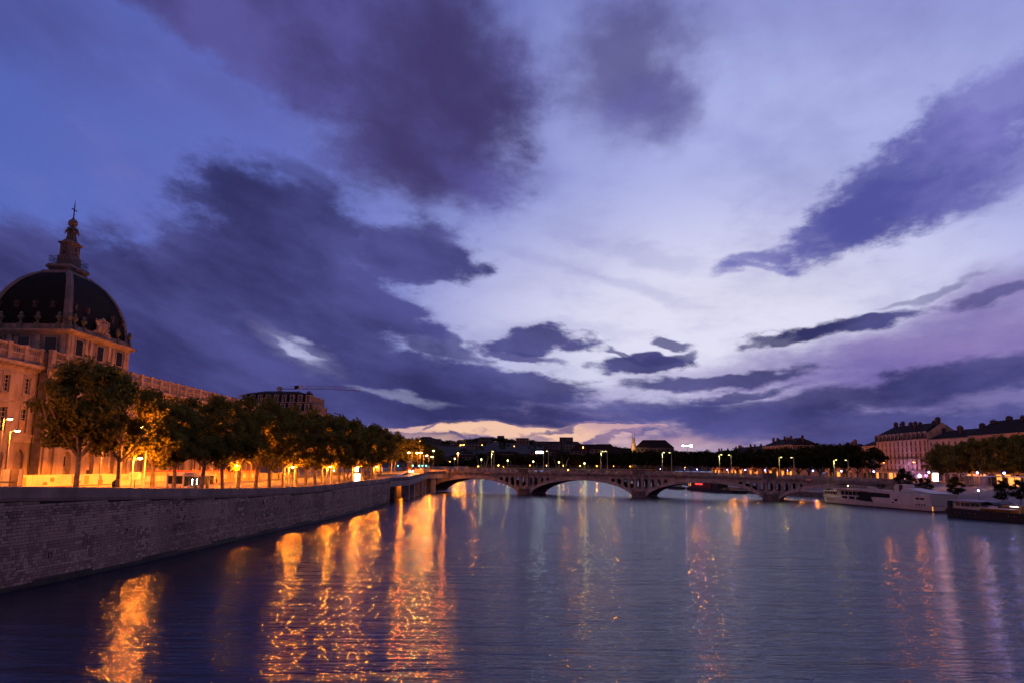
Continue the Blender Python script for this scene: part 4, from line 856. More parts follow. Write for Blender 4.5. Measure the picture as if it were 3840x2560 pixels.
for (x, y) in ((-40.5, 270), (-40.8, 288), (-41, 306), (-41.4, 324)): MB().box(x-.8, x+.8, y-.8, y+.8, -2, 5.4).build('column', K['conc'], qd, world=True)
q = MB(); vs = []
for x, y in ((-37.4, 242.1), (-42.8, 258), (-44.5, 300), (-45, 350)): vs += [(x, y, -2), (x, y, 6.4), (x-1.5, y, 6.4), (x-1.5, y, -2)]
q.add(vs, [(4*i+a, 4*i+4+a, 4*i+4+(a+1) % 4, 4*i+(a+1) % 4) for i in range(3) for a in range(4)]); q.build('back_wall', K['stone_d'], qd, world=True)
q = MB()
for i in range(14):
    t = i/13; x, y, z = -37.3+3.4*t, 242.4+17.4*t, 7.45+.1*t; q.tube([(x-.3, y, z), (x-.3, y, z+.35)], .04, 4)
q.tube([(-37.6, 242.4, 7.8), (-34.2, 259.8, 7.9)], .035, 4); q.build('handrail', K['iron'], qd, world=True)
lamp_light(qd, (-3.5, 20, 3.6), SOD, 700, .2); lamp_light(qd, (-3.5, 50, 3.6), SOD, 700, .2)
# ---------------------------------------------------------------- mansard building and tower crane beyond the hospital
ms = thing('mansard_building', 'tall dark slate mansard building rising above the plane trees', 'building', (-95, 330, 7))
q = MB(); q.box(-117, -85.0, 330, 357, 6, 33.6); q.build('wall', K['trim'], ms, world=True)
q = MB(); q.frustum(-117.3, -84.7, 329.7, 357, 33.6, -115.5, -86.3, 331.3, 356, 37.6); q.frustum(-115.6, -86.2, 331.2, 356, 37.6, -114.2, -87.6, 332.6, 355, 41.2); q.build('slate_slope', K['slate'], ms, world=True)
q = MB(); q.frustum(-114.4, -87.4, 332.4, 355.2, 41.2, -108, -94, 339, 350, 43.0); q.build('roof_top', K['tile'], ms, world=True)
q = MB(); q.box(-117.6, -84.4, 329.4, 357, 33.3, 33.7); q.box(-116, -85.9, 330.9, 356, 37.4, 37.65); q.build('cornice', K['trim'], ms, world=True)
DW = MB(); DW.box(-.95, .95, -.12, 1.4, -.15, 0); DW.box(-.95, -.62, -.12, 1.4, 0, 2.5); DW.box(.62, .95, -.12, 1.4, 0, 2.5); DW.box(-1.02, 1.02, -.2, 1.4, 2.5, 2.85); DWM = DW.mesh('dormer_window', K['trim'])
DP = MB().box(-.62, .62, .05, .1, 0, 2.5).mesh('pane', K['glass']); DM = MB(); DM.box(-.05, .05, 0, .06, 0, 2.5); DM.box(-.6, -.53, 0, .06, 0, 2.5); DM.box(.53, .6, 0, .06, 0, 2.5); DMM = DM.mesh('casement', K['wood'])
for i in range(9):
    for zb, yy in ((34.1, 329.9), (38.0, 331.4)):
        w_ = link(DWM, 'dormer_window', ms, (-114.6+i*3.42+95, yy-330, zb-7)); link(DP, 'pane', w_); link(DMM, 'casement', w_)
for i in range(7):
    for zb, xx in ((34.1, -84.9), (38.0, -86.4)):
        w_ = link(DWM, 'dormer_window', ms, (xx+95, 333.5+i*3.7-330, zb-7), PI/2); link(DP, 'pane', w_); link(DMM, 'casement', w_)
for x in (-108.5, -99.2, -92): MB().box(x, x+.9, 329.9, 329.98, 30.2, 32.4).build('window', K['glass'], ms, world=True)
MB().box(-100.6, -99.5, 329.93, 329.97, 30.6, 33.0).build('lit_window', K['win'], ms, world=True)
for x, y, h in ((-106, 346, 1.0), (-98.5, 348, .6), (-101, 343, .8), (-90, 346, .8), (-89.5, 341, 1.4), (-112, 346, .6)):
    q = MB(); q.box(x-.9, x+.9, y-.5, y+.5, 40, 42.3+h*.4); 
    for k in (-.5, 0, .5): q.tube([(x+k, y, 42.3+h*.4), (x+k, y, 42.9+h*.5)], .13, 5)
    q.build('chimney', K['brick'], ms, world=True)
cr = thing('tower_crane', 'red and white tower crane with its jib over the mansard roof', 'crane', (-166, 600, 8))
q = MB()
for sx in (-.8, .8):
    for sy in (-.8, .8): q.tube([(sx, sy, 0), (sx, sy, 60.5)], .1, 4)
for i in range(30):
    for s in (-.8, .8): q.tube([(-.8, s, i*2), (.8, s, i*2+2)], .06, 4); q.tube([(s, -.8, i*2), (s, .8, i*2+2)], .06, 4)
q.build('mast', K['dred'], cr)
def jib(a, b, z, mt, nm='jib_section'):
    q = MB()
    for (y, zz) in ((-.7, 0), (.7, 0), (0, 2.5)): q.tube([(a, y, z+zz), (b, y, z+zz)], .13, 4)
    n = max(1, int((b-a)/1.6))
    for i in range(n):
        t0, t1 = a+(b-a)*i/n, a+(b-a)*(i+1)/n
        for s in (-.7, .7): q.tube([(t0, s, z), ((t0+t1)/2, 0, z+2.5), (t1, s, z)], .07, 3, cap=False)
    q.build(nm, K[mt], cr)
jib(2.5, 14.5, 61.6, 'red'); jib(14.5, 27.5, 61.6, 'canvas'); jib(27.5, 35.8, 61.2, 'red'); jib(35.8, 43.8, 60.8, 'canvas'); jib(43.8, 48.5, 60.5, 'red')
q = MB(); q.box(-17, -1, -.6, .6, 61.2, 61.7); q.tube([(-15, 0, 61.7), (-1, 0, 64.2)], .1, 4); q.build('counter_jib', K['dred'], cr); MB().box(-16, -12.6, -.8, .8, 59.6, 63.2).build('counterweight', K['conc'], cr)
MB().box(.8, 3.0, -1.9, -.7, 61.3, 64.2).build('cab', K['white'], cr); MB().box(-2.8, .7, -.9, .9, 61.8, 64).build('slewing_unit', K['iron'], cr)
# ---------------------------------------------------------------- the stone arch bridge (local x along it, local y away from the camera)
BA = Vector((-38.2, 343.5, 0)); BRZ = math.atan2(-.4243, .9056); BW = 17.0
br = thing('arch_bridge', 'stone arch bridge with pierced spandrels crossing the river', 'bridge', BA, BRZ)
bz = lambda s: -max(0.0, s-85)**2*.00019
PS = [-.5, 48.1, 96.6, 145.0, 193.4]
def arch_z(s, off=0.0):
    for a, b in zip(PS, PS[1:]):
        if a <= s <= b:
            c = (a+b)/2; hs = (b-a)/2-2.6+off*1.1; u = abs(s-c)/hs
            return (.1+(6.05+off+bz(c)*.8)*(1-u*u)**.62) if u < 1 else -1.0
    return -1.0
ops = []
for i, p in enumerate(PS):
    for k in (-4, -3, -2, -1, 1, 2, 3, 4): ops.append((p+(2.75 if abs(k) == 1 else 2.75+(abs(k)-1)*2.55)*(1 if k > 0 else -1), .78))
    ops.append((p, .85))
ops = sorted(o for o in ops if 3 < o[0] < 190)
cuts = sorted(set([round(i*.8, 2) for i in range(0, 242)]+[round(o[0]+d*o[1], 3) for o in ops for d in (-1, -.8, -.5, 0, .5, .8, 1)]))
cuts = [c for c in cuts if 0 <= c <= 193]
def spandrel(y0, y1, nm):
    q = MB()
    for a, b in zip(cuts, cuts[1:]):
        if b-a < .02: continue
        top = lambda s: 8.2+bz(s)
        bot = lambda s: max(arch_z(s, 1.2), 2.6 if min(abs(s-p) for p in PS) < 3.2 else -9)
        m = (a+b)/2; op = next((o for o in ops if abs(m-o[0]) < o[1]), None)
        def slab(za, zb, ta, tb):
            if ta-za < .01 and tb-zb < .01: return
            q.hexa([(a, y0, za), (b, y0, zb), (b, y1, zb), (a, y1, za), (a, y0, ta), (b, y0, tb), (b, y1, tb), (a, y1, ta)])
        if op is None: slab(bot(a), bot(b), top(a), top(b))
        else:
            ar = lambda s: 6.35+bz(s)+.62*math.sqrt(max(0, 1-((s-op[0])/op[1])**2))
            fl = lambda s: max(bot(s)+.15, 3.55)
            slab(min(bot(a), fl(a)), min(bot(b), fl(b)), min(fl(a), ar(a)), min(fl(b), ar(b))); slab(ar(a), ar(b), top(a), top(b))
    q.build(nm, K['bridge'], br)
spandrel(.12, 1.0, 'spandrel_wall'); spandrel(BW-1, BW-.12, 'spandrel_wall')
for i in range(4):         # arch rings: stone by stone, and the barrel between
    a0, b0 = PS[i]+2.62, PS[i+1]-2.62; n = 34
    for side, (y0, y1) in enumerate(((0, 1.1), (BW-1.1, BW))):
        q = MB()
        for k in range(n):
            g = .03; sa, sb = a0+(b0-a0)*k/n+g, a0+(b0-a0)*(k+1)/n-g; pr = .05*(k % 2)
            z0, z1 = arch_z(sa), arch_z(sb); t0, t1 = max(arch_z(sa, 1.35), z0+.3), max(arch_z(sb, 1.35), z1+.3)
            if side == 0: y0_ = -.02-pr*.4
            else: y0_ = y0
            q.hexa([(sa, y0_, z0), (sb, y0_, z1), (sb, y1, z1), (sa, y1, z0), (sa, y0_, t0), (sb, y0_, t1), (sb, y1, t1), (sa, y1, t0)])
        q.build('arch_ring', K['ring'], br)
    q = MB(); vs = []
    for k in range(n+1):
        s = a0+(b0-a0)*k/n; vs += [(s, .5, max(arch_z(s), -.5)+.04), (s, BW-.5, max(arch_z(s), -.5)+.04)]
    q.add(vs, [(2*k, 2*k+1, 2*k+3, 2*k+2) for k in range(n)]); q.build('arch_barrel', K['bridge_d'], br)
for i, p in enumerate(PS):
    if i in (0, 4): continue
    dz = bz(p)
    q = MB(); q.prism([(p-2.9, .2), (p-1.5, -1.6), (p+1.5, -1.6), (p+2.9, .2), (p+2.9, BW-.2), (p+1.5, BW+1.6), (p-1.5, BW+1.6), (p-2.9, BW-.2)], -3, 2.3, 'z'); q.build('pier', K['bridge_d'], br)
    q = MB(); q.prism([(p-3.0, .1), (p-1.55, -1.75), (p+1.55, -1.75), (p+3.0, .1), (p+3, 1), (p-3, 1)], 2.31, 2.7, 'z'); q.prism([(p-2.6, .05), (p-1.3, -1.3), (p+1.3, -1.3), (p+2.6, .05)], 2.71, 3.1, 'z'); q.ball((p-2.0, -.6, 3.1), .45, 8, 5); q.ball((p+2.0, -.6, 3.1), .45, 8, 5); q.build('pier_cap', K['bridge'], br)
    for s in (-1.45, 1.45):
        q = MB(); q.box(p+s-.48, p+s+.48, -.35, .1, 3.1, 8.2+dz); q.box(p+s-.58, p+s+.58, -.45, .1, 7.6+dz, 8.19+dz); q.build('pier_pilaster', K['bridge'], br)
    q = MB(); q.box(p-2.35, p+2.35, -.75, .7, 8.9+dz, 10.25+dz); q.box(p-2.5, p+2.5, -.9, .85, 10.25+dz, 10.45+dz); q.build('pier_block', K['bridge_d'], br)
q = MB()
for a in range(0, 193):
    z0, z1 = bz(a), bz(a+1)
    for (ya, yb, zl, zh) in ((-.42, BW+.42, 8.66, 8.98), (-.08, BW+.08, 8.2, 8.66)): q.hexa([(a, ya, zl+z0), (a+1, ya, zl+z1), (a+1, yb, zl+z1), (a, yb, zl+z0), (a, ya, zh+z0), (a+1, ya, zh+z1), (a+1, yb, zh+z1), (a, yb, zh+z0)])
q.build('deck_cornice', K['bridge'], br)
q = MB(); s = 12.5
while s < 192.5: z = bz(s); q.box(s, s+.36, -.38, -.085, 8.22+z, 8.655+z); q.box(s+.06, s+.3, -.3, -.085, 7.95+z, 8.22+z); s += .74
tag(q.build('corbel', K['bridge'], br), kind='stuff')
BAL = MB()
for i in range(6): BAL.lathe([(.07, 0), (.1, .12), (.12, .25), (.07, .48), (.1, .58)], 6, (-.75+i*.3, 0, 0))
BALM = BAL.mesh('baluster', K['bridge'])
blk = MB().box(-.52, .52, -.2, .2, 0, .98).mesh('parapet_block', K['bridge']); cop = MB().box(-1.42, 1.42, -.26, .26, 0, .2).mesh('parapet_coping', K['bridge'])
for side, yy in ((0, 0.0), (1, BW)):
    s = 13.4
    while s < 191:
        if min(abs(s-p) for p in PS[1:4]) > 2.6:
            z = 8.98+bz(s); link(blk, 'parapet_block', br, (s-1.42+.0, yy, z)); 
            o = link(BALM, 'baluster_row', br, (s, yy, z+.12)); link(cop, 'parapet_coping', br, (s, yy, z+.78))
            MB().box(s-.9, s+.9, yy-.2, yy+.2, z, z+.12).build('parapet_sill', K['bridge'], br)
        s += 2.84
q = MB(); q.box(11.2, 13.0, -.7, .8, 5.6, 10.1); q.box(11.0, 13.2, -.85, .9, 10.1, 10.35); q.build('end_pillar', K['bridge'], br)
q = MB(); q.box(-9, 11.2, .3, 1.0, 6.2, 9.7); q.build('end_wall', K['bridge'], br)
for s, lab in ((31.5, 'red_white'), (76.5, 'dred'), (112, 'yel'), (158, 'red_white')):
    z = bz(s)
    if lab == 'red_white':
        o = MB().box(s-1.0, s+1.0, -.50, -.43, 8.05+z, 8.98+z).build('navigation_board', K['red'], br); MB().box(s-.99, s+.99, -.52, -.501, 8.35+z, 8.68+z).build('white_bar', K['white'], o)
    elif lab == 'yel': MB().prism([(s-.55, 8.4+z), (s, 7.85+z), (s+.55, 8.4+z), (s, 8.95+z)], -.5, -.43, 'y').build('navigation_board', K['yellow'], br)
    else: MB().box(s-.55, s+.55, -.5, -.43, 8.1+z, 8.9+z).build('navigation_board', K['dred'], br)
MERC = (1, .88, .22)
def bridge_lamp(s, y, top, arm, lit, label, glow='merc', power=1500, big=False):
    z = 8.98+bz(s); h = top-z; c, sn = math.cos(BRZ), math.sin(BRZ)
    o = thing('bridge_lamp', label, 'street lamp', (BA.x+s*c-y*sn, BA.y+s*sn+y*c, z), BRZ, 'lamps along the bridge')
    m = MB(); m.tube([(0, 0, 0), (0, 0, 1), (0, 0, h)], [.15, .13, .10], 8); m.build('pole', K['steel'], o)
    m = MB(); m.box(min(0, arm), max(0, arm), -.07, .07, h-.02, h+.10); m.box(min(arm*.45, arm*1.05), max(arm*.45, arm*1.05), -.17, .17, h+.0, h+.16); m.build('lamp_head', K['steel'], o)
    m = MB()
    if big: m.box(arm*1.35, arm*.1, -.3, .3, h-.75, h-.03)
    else: m.box(min(arm*.5, arm), max(arm*.5, arm), -.14, .14, h-.07, h-.02)
    m.build('lamp_glass', K[glow], o)
    if lit: lamp_light(o, (arm*.75, 0, h-.45), (.85, .97, 1) if big else MERC, power, .2, 140)
    if lit: lamp_light(o, (arm*.8, 0, h-.5), (.85, .97, 1) if big else MERC, 220, .4)
near = [(32.7, 17.5, 1), (56.5, 17.5, -1), (81.1, 17.5, 1), (105.7, 17.0, 1), (127.2, 16.25, 1), (148.3, 15.4, 1), (166.5, 14.5, 1)]
for i, (s, t, d) in enumerate(near):
    bridge_lamp(s, .9, t, d*(1.0 if i != 1 else 2.4), True, 'yellow lit bridge lamp on the near parapet, %s from the wooded quay' % ORD[i] if i != 1 else 'bridge lamp with a dazzling long white head over the near parapet', 'merc' if i != 1 else 'coolw', 5000 if i != 1 else 5000, i == 1)
for i, (s, t) in enumerate(((26.4, 18.0), (52.4, 18.0), (78.8, 17.9), (105.7, 17.3), (129.0, 16.4), (151.9, 15.5), (170.6, 14.6))):
    bridge_lamp(s, BW-1, t, -1.0, i in (2, 4), 'grey bridge lamp on the far parapet, %s from the wooded quay' % ORD[i], 'merc', 4000)
lamp_light(br, (14, -6, 4.5), SOD, 500, .4)

# ---------------------------------------------------------------- right bank
RB = [(120, -60), (120, 150), (121, 215), (120, 245), (124, 262), (128, 290), (118, 340), (108, 380), (106, 450), (122, 560), (118, 700), (100, 850), (60, 1100)]
def strip(name, pts_a, pts_b, za, zb, mt, label, fz=None):
    q = MB(); vs = []
    for a, b in zip(pts_a, pts_b): vs += [(a[0], a[1], za), (b[0], b[1], zb)]
    q.add(vs, [(2*i, 2*i+1, 2*i+3, 2*i+2) for i in range(len(pts_a)-1)]); return tag(q.build(name, mt), label, None, None, 'structure')
off = lambda P, d: [(x+d, y) for x, y in P]
strip('lower_quay', RB, off(RB, 13), 2.2, 2.2, K['pave'], 'low paved quay along the far bank')
strip('quay_edge', RB, RB, -1.5, 2.2, K['stone_d'], 'stone edge of the low quay')
strip('bank_slope', off(RB, 13), off(RB, 32), 2.2, 6.4, mat('slope_paving', (.20, .17, .16), .85, .3, .4, .2), 'paved slope up from the low quay')
strip('bank_road', off(RB, 32), off(RB, 1400), 6.4, 6.4, K['asphalt'], 'road on the right bank')
def win_mesh(w, h):
    f = MB(); f.box(-w/2-.15, -w/2, -.06, .1, -.1, h+.12); f.box(w/2, w/2+.15, -.06, .1, -.1, h+.12); f.box(-w/2-.2, w/2+.2, -.12, .1, h, h+.2); f.box(-w/2-.25, w/2+.25, -.2, .1, -.22, -.1); f.box(-.04, .04, -.02, .05, 0, h)
    return f.mesh('window', K['trim']), MB().box(-w/2, w/2, .02, .08, 0, h).mesh('pane', K['glass'])
WR = win_mesh(1.15, 2.1); WS = win_mesh(1.15, 1.5)
wallm = [mat('ochre_render', (.42, .28, .20), .85, .2, .3), mat('pale_render', (.46, .36, .30), .85, .2, .3), mat('rose_render', (.36, .24, .20), .85, .2, .3), mat('grey_render', (.26, .21, .20), .85, .2, .3)]
def chimney(o, x, y, z, w, d, h):
    q = MB(); q.box(x-w/2, x+w/2, y-d/2, y+d/2, z-1.5, z+h); q.box(x-w/2-.1, x+w/2+.1, y-d/2-.1, y+d/2+.1, z+h, z+h+.2)
    n = max(2, int(w/.5))
    for i in range(n): q.tube([(x-w/2+.3+i*(w-.6)/(n-1), y, z+h+.2), (x-w/2+.3+i*(w-.6)/(n-1), y, z+h+.7)], .13, 5)
    q.build('chimney', K['brick'], o)
def house_row(name, label, X, y0, y1, eave, ridge, floors, step, wm, mansard=False, chim=6, depth=14, balc=(), group=None, shops=True, seed=1, g=6.4, enddorm=False):
    """building whose street front faces -x at X; local x runs along the front"""
    L_ = y1-y0; o = thing(name, label, 'building', (X, y1, g), -PI/2, group); E_ = eave-g; R_ = ridge-g; rg = random.Random(seed)
    MB().box(0, L_, 0, depth, -.4, E_).build('wall', wm, o)
    q = MB(); q.box(-.2, L_+.2, -.4, depth+.2, E_-.05, E_+.3); q.box(-.1, L_+.1, -.15, depth, 4.1, 4.45)
    for f in range(1, floors): q.box(-.02, L_+.02, -.1, 0, 4.45+f*(E_-4.6)/floors-.35, 4.45+f*(E_-4.6)/floors-.18)
    q.build('cornice', K['trim'], o)
    n = int(L_/step); st = L_/n
    for f in range(floors):
        z = 4.45+f*(E_-4.6)/floors+.35
        for i in range(n):
            W_ = WR if f < floors-1 or mansard else WS
            w_ = link(W_[0], 'window', o, ((i+.5)*st, -.02, z)); link(W_[1], 'pane', w_)
        if f in balc:
            m = MB(); a, b = L_*.12, L_*.88; m.box(a, b, -.8, -.1, z-.42, z-.3)
            m.box(a, b, -.8, -.76, z+.55, z+.62); k = a
            while k < b: m.box(k, k+.04, -.79, -.76, z-.3, z+.55); k += .28
            m.build('balcony', K['iron'], o)
    if shops:
        for i in range(max(2, int(L_/5))):
            a = i*L_/max(2, int(L_/5))+.6; m = MB(); m.box(a, a+3.6, -.05, .02, .3, 3.4); w_ = m.build('shop_front', K['win'] if rg.random() < .3 else K['glass'], o)
            m = MB(); m.box(a-.1, a, -.1, .02, 0, 3.6); m.box(a+3.6, a+3.7, -.1, .02, 0, 3.6); m.box(a-.1, a+3.7, -.12, .02, 3.42, 4.0); m.build('shop_frame', K['wood'], w_)
    z0 = E_+.3
    if mansard:
        q = MB(); q.frustum(-.1, L_+.1, -.1, depth, z0, .9, L_-.9, 1.2, depth-1, z0+3.6); q.build('slate_slope', K['slate'], o)
        for i in range(n):
            m = MB(); x = (i+.5)*st; m.box(x-.85, x+.85, -.15, 1.6, z0+.3, z0+2.7); m.prism([(x-.95, z0+2.7), (x+.95, z0+2.7), (x+.6, z0+3.2), (x, z0+3.4), (x-.6, z0+3.2)], -.25, 1.6, 'y'); d_ = m.build('dormer', K['trim'], o)
            MB().box(x-.5, x+.5, -.2, -.151, z0+.5, z0+2.5).build('pane', K['glass'], d_)
        if enddorm:
            for i in range(8):
                y = 1.5+i*(depth-3)/7; m = MB(); m.box(L_-1.6, L_+.15, y-.8, y+.8, z0+.3, z0+2.9); d_ = m.build('dormer', K['trim'], o); MB().box(L_+.151, L_+.2, y-.45, y+.45, z0+.5, z0+2.6).build('pane', K['glass'], d_)
                for f in range(floors):
                    w_ = link(WR[0], 'window', o, (L_+.02, y, 4.45+f*(E_-4.6)/floors+.35), PI/2); link(WR[1], 'pane', w_)
        m = MB(); m.box(0, L_, -.6, -.56, z0+.7, z0+.78); k = 0
        while k < L_: m.box(k, k+.04, -.6, -.56, z0, z0+.7); k += .3
        m.build('roof_railing', K['iron'], o); z0 += 3.6
    q = MB(); e = .9 if mansard else -.3
    q.add([(e, e, z0), (L_-e, e, z0), (L_-e, depth-e, z0), (e, depth-e, z0), (depth*.35, depth*.5, R_), (L_-depth*.35, depth*.5, R_)], [(0, 1, 5, 4), (1, 2, 5), (2, 3, 4, 5), (3, 0, 4), (3, 2, 1, 0)]); q.build('roof', K['tile'], o)
    for i in range(chim):
        x = (i+.5+rg.uniform(-.25, .25))*L_/chim; y = rg.choice((.25, .45, .6))*depth
        chimney(o, x, y, z0+(R_-z0)*.6, rg.uniform(1.5, 3.3), 1.0, rg.uniform(2.0, 3.4))
    for i in range(chim//2):
        x = rg.uniform(2, L_-2); m = MB(); m.tube([(x, depth*.5, R_-.5), (x, depth*.5, R_+3)], .03, 4); m.tube([(x-.6, depth*.5, R_+2.7), (x+.6, depth*.5, R_+2.8)], .025, 4); m.build('aerial', K['iron'], o)
    return o
a_ = house_row('town_house', 'tall ochre town house with a row of arched dormers and many chimneys', 189, 354, 403, 25.2, 33.0, 5, 4.0, wallm[0], True, 8, 15, (0, 2), seed=2)
q = MB(); q.prism([(0, 17), (15, 17), (15, 21.5), (7.5, 26.4), (0, 21.5)], 49.02, 49.35, 'x'); q.build('gable_wall', K['stone'], a_)
house_row('town_house', 'lower pale house under the stone gable of its taller neighbour', 189.3, 320, 353.4, 24.6, 28.8, 5, 4.2, wallm[1], False, 4, 14, (1,), seed=3)
house_row('town_house', 'long rose apartment block behind the trees at the picture edge', 188, 238, 319.4, 25.0, 31.0, 5, 3.6, wallm[2], False, 9, 15, (0, 3), seed=4)
house_row('town_house', 'dark house showing just past the end of the dormer row', 191, 405, 425, 23.5, 27, 4, 3.6, wallm[3], False, 3, 13, seed=6)
house_row('town_house', 'mansard block with a pale dormer row above the far tree line', 187, 521, 582, 24.0, 32.5, 5, 4.6, wallm[0], True, 8, 20, (0, 2), seed=7, enddorm=True)
house_row('town_house', 'brown block with a jagged row of chimneys above the far trees', 186, 590, 672, 23.5, 29.0, 5, 4.6, wallm[3], False, 10, 16, seed=8)
house_row('town_house', 'small block with a flat hipped roof beside the jagged chimneys', 184, 690, 718, 24.5, 27.5, 5, 4.6, wallm[2], False, 3, 14, seed=9)
house_row('town_house', 'plain block hidden behind the trees between the two chimney rows', 187, 428, 466, 21.5, 25.5, 4, 4.2, wallm[3], False, 5, 14, seed=10)
# road lamps behind the trees and blue lamps of the riverside walk
for i, (x, y) in enumerate([(170, 252+i*27) for i in range(19)]):
    o = thing('street_lamp', 'orange street lamp half hidden behind the right bank trees, %s from the picture edge' % ORD[i], 'street lamp', (x, y, 6.4), 0, 'road lamps of the right bank')
    m = MB(); m.tube([(0, 0, 0), (0, 0, 8)], [.1, .07], 6); m.tube([(0, 0, 7.9), (1.6, 0, 8.2)], .04, 5); m.build('pole', K['steel'], o); m = MB(); m.box(1.2, 2.0, -.15, .15, 8.1, 8.25); m.build('lamp_head', K['steel'], o); m = MB(); m.box(1.3, 1.95, -.12, .12, 8.03, 8.09); m.build('lamp_glass', K['sod'], o)
    lamp_light(o, (1.7, 0, 7.6), SOD, 9000, .25, 156); lamp_light(o, (1.7, 0, 7.5), SOD, 1800 if 1 < i < 6 else 7500, .5)
for i, (px, D_) in enumerate(((3745, 236), (3646, 256), (3467, 281), (3263, 322), (3143, 352), (3038, 386), (2944, 420), (2861, 456), (2788, 494), (2721, 536), (2609, 620), (2562, 668), (2473, 770))):
    x = (px-1920)/2900*D_*1.0
    o = thing('blue_lamp', 'small blue white lamp of the riverside walk, %s counted away from the boats' % ORD[i], 'lamp', (x, D_, 6.4), 0, 'blue lamps of the right bank walk')
    m = MB(); m.tube([(0, 0, -2), (0, 0, 3.9)], .06, 6); m.build('pole', K['iron'], o); MB().ball((0, 0, 4.1), .3, 10, 7).build('lamp_glass', K['blu'], o); lamp_light(o, (0, -.6, 4.1), (.3, .3, 1), 140, .3)
o = thing('blue_lamp', 'single blue lamp on a short post beside the paved slope', 'lamp', (132, 222, 2.2)); m = MB(); m.tube([(0, 0, 0), (0, 0, 3.2)], .07, 6); m.build('pole', K['iron'], o); MB().ball((0, 0, 3.4), .25, 10, 7).build('lamp_glass', K['blu'], o); lamp_light(o, (0, -.5, 3.4), (.3, .3, 1), 120, .3)
# trees of the right bank
for i, (px, X, H) in enumerate(((3500, 164, 13), (3530, 168, 15.5), (3574, 160, 15), (3623, 166, 16.5), (3667, 160, 16), (3700, 168, 17), (3740, 160, 16.5), (3785, 164, 17), (3827, 160, 16.5), (3870, 160, 17))):
    y = X*2900/(px-1920)
    plant('plane_tree', MIDT[i % 3], (X, y, 6.4), trg.uniform(0, 6), (1.05, 1.05, H/16), 'dark plane tree before the rose block, %s from the lit sign' % ORD[i], 'plane trees before the rose block')
yy = 336; i = 0; cnt = {}
while yy < 1000:
    x = interp([(282, 150), (400, 152), (600, 156), (700, 150), (820, 132), (1000, 96)], yy)+(-4 if i % 2 else 4); H = interp([(282, 13), (360, 16.5), (480, 16.5), (560, 17), (700, 20), (1000, 24)], yy)
    sp_ = next((k for k, v in enumerate((1965, 2410, 2890)) if 1920+2900*x/yy < v), 3); cnt[sp_] = cnt.get(sp_, -1)+1
    if True:
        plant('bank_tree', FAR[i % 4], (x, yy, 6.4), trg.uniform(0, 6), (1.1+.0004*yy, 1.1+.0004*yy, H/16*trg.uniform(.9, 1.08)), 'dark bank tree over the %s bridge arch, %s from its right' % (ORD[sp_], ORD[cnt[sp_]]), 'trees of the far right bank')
    yy += 7.5 if yy < 420 else 10.5; i += 1
for i, (x, y, s, lab) in enumerate(((133.5, 236, .95, 'small round tree standing before the pale paved slope'), (131, 210, .85, 'small leafy tree at the start of the low quay row by the barge'), (132, 204, .9, 'small dark tree, second of the low quay row by the barge'),
                                   (132, 197, .95, 'small dark tree, third of the low quay row by the barge'), (133, 191, 1.15, 'taller dark tree in the low quay row by the barge'), (131, 185, 1.2, 'dark tree closing the low quay row at the picture edge'),
                                   (126, 268, .75, 'bushy tree hiding the end of the bridge'), (131, 262, 1.15, 'round dark tree behind the sloping stern roof of the white boat'), (135, 256, .8, 'slim dark tree beside the round one behind the white boat'))):
    plant('small_tree', SMALL[i % 2], (x, y, 2.2), i*1.3, s*1.25 if i < 6 else s*1.35, lab, 'small trees of the low quay' if i < 6 else 'trees at the bridge end')
# kiosk, lit sign, awning lights on the upper bank
kx = thing('flat_roof_pavilion', 'long flat roofed pavilion with lit glass along the top of the slope', 'pavilion', (154, 250, 6.4))
MB().box(0, 5, -16, 18, 2.9, 3.15).build('roof', K['steel'], kx); MB().box(.6, 4.4, 4, 17, 0, 2.89).build('wall', K['stone_d'], kx)
for i in range(6): MB().box(.5, .6, -15+i*3, -12.4+i*3, .1, 2.8).build('glass_panel', K['win'] if i in (1, 2, 4) else K['glass'], kx)
for i in range(12): MB().box(.3, .4, -15.8+i*3, -15.7+i*3, 0, 2.9).build('post', K['steel'], kx)
ls = thing('lit_sign', 'white lit box sign with red strokes at the top of the slope', 'sign', (150.5, 278, 6.2))
MB().tube([(0, 0, -1), (0, 0, 2.2)], .1, 6).build('post', K['steel'], ls); MB().box(-.9, .9, -.15, .15, 1.2, 4.0).build('sign_box', K['wht'], ls)
m = MB(); m.box(-.5, .4, -.18, -.151, 3.2, 3.45); m.box(-.5, -.3, -.18, -.151, 2.3, 3.2); m.box(-.3, .4, -.18, -.151, 2.6, 2.8); m.box(-.5, .5, -.18, -.151, 1.6, 1.85); m.build('red_mark', K['redl'], ls); lamp_light(ls, (-.5, -1, 4.6), (1, .32, .25), 420, 1.2)
lamp_light(kx, (-7, -4, 2.0), (1, .6, .38), 260, .4); lamp_light(kx, (-1.5, 10, 3.4), (1, .30, .14), 420, 1.2); lamp_light(kx, (-1.5, -8, 3.4), (1, .30, .14), 260, 1.2)
aw = thing('cafe_awning', 'striped cafe awning under violet light at the ochre house', 'awning', (186, 366, 6.4))
for i in range(9): MB().hexa([(0, -6+i*2, 2.8), (3, -6+i*2, 3.7), (3, -4.05+i*2, 3.7), (0, -4.05+i*2, 2.8), (0, -6+i*2, 2.85), (3, -6+i*2, 3.78), (3, -4.05+i*2, 3.78), (0, -4.05+i*2, 2.85)]).build('awning_stripe', K['white'] if i % 2 else K['canvas'], aw)
MB().ball((-1.2, 6, 2.1), .5, 10, 7).build('lamp_glass', K['blu'], aw); lamp_light(aw, (-2.0, 6, 2.2), (.55, .35, 1), 5200, .4); lamp_light(aw, (-2, 0, 2.5), (1, .35, .8), 600, .3)
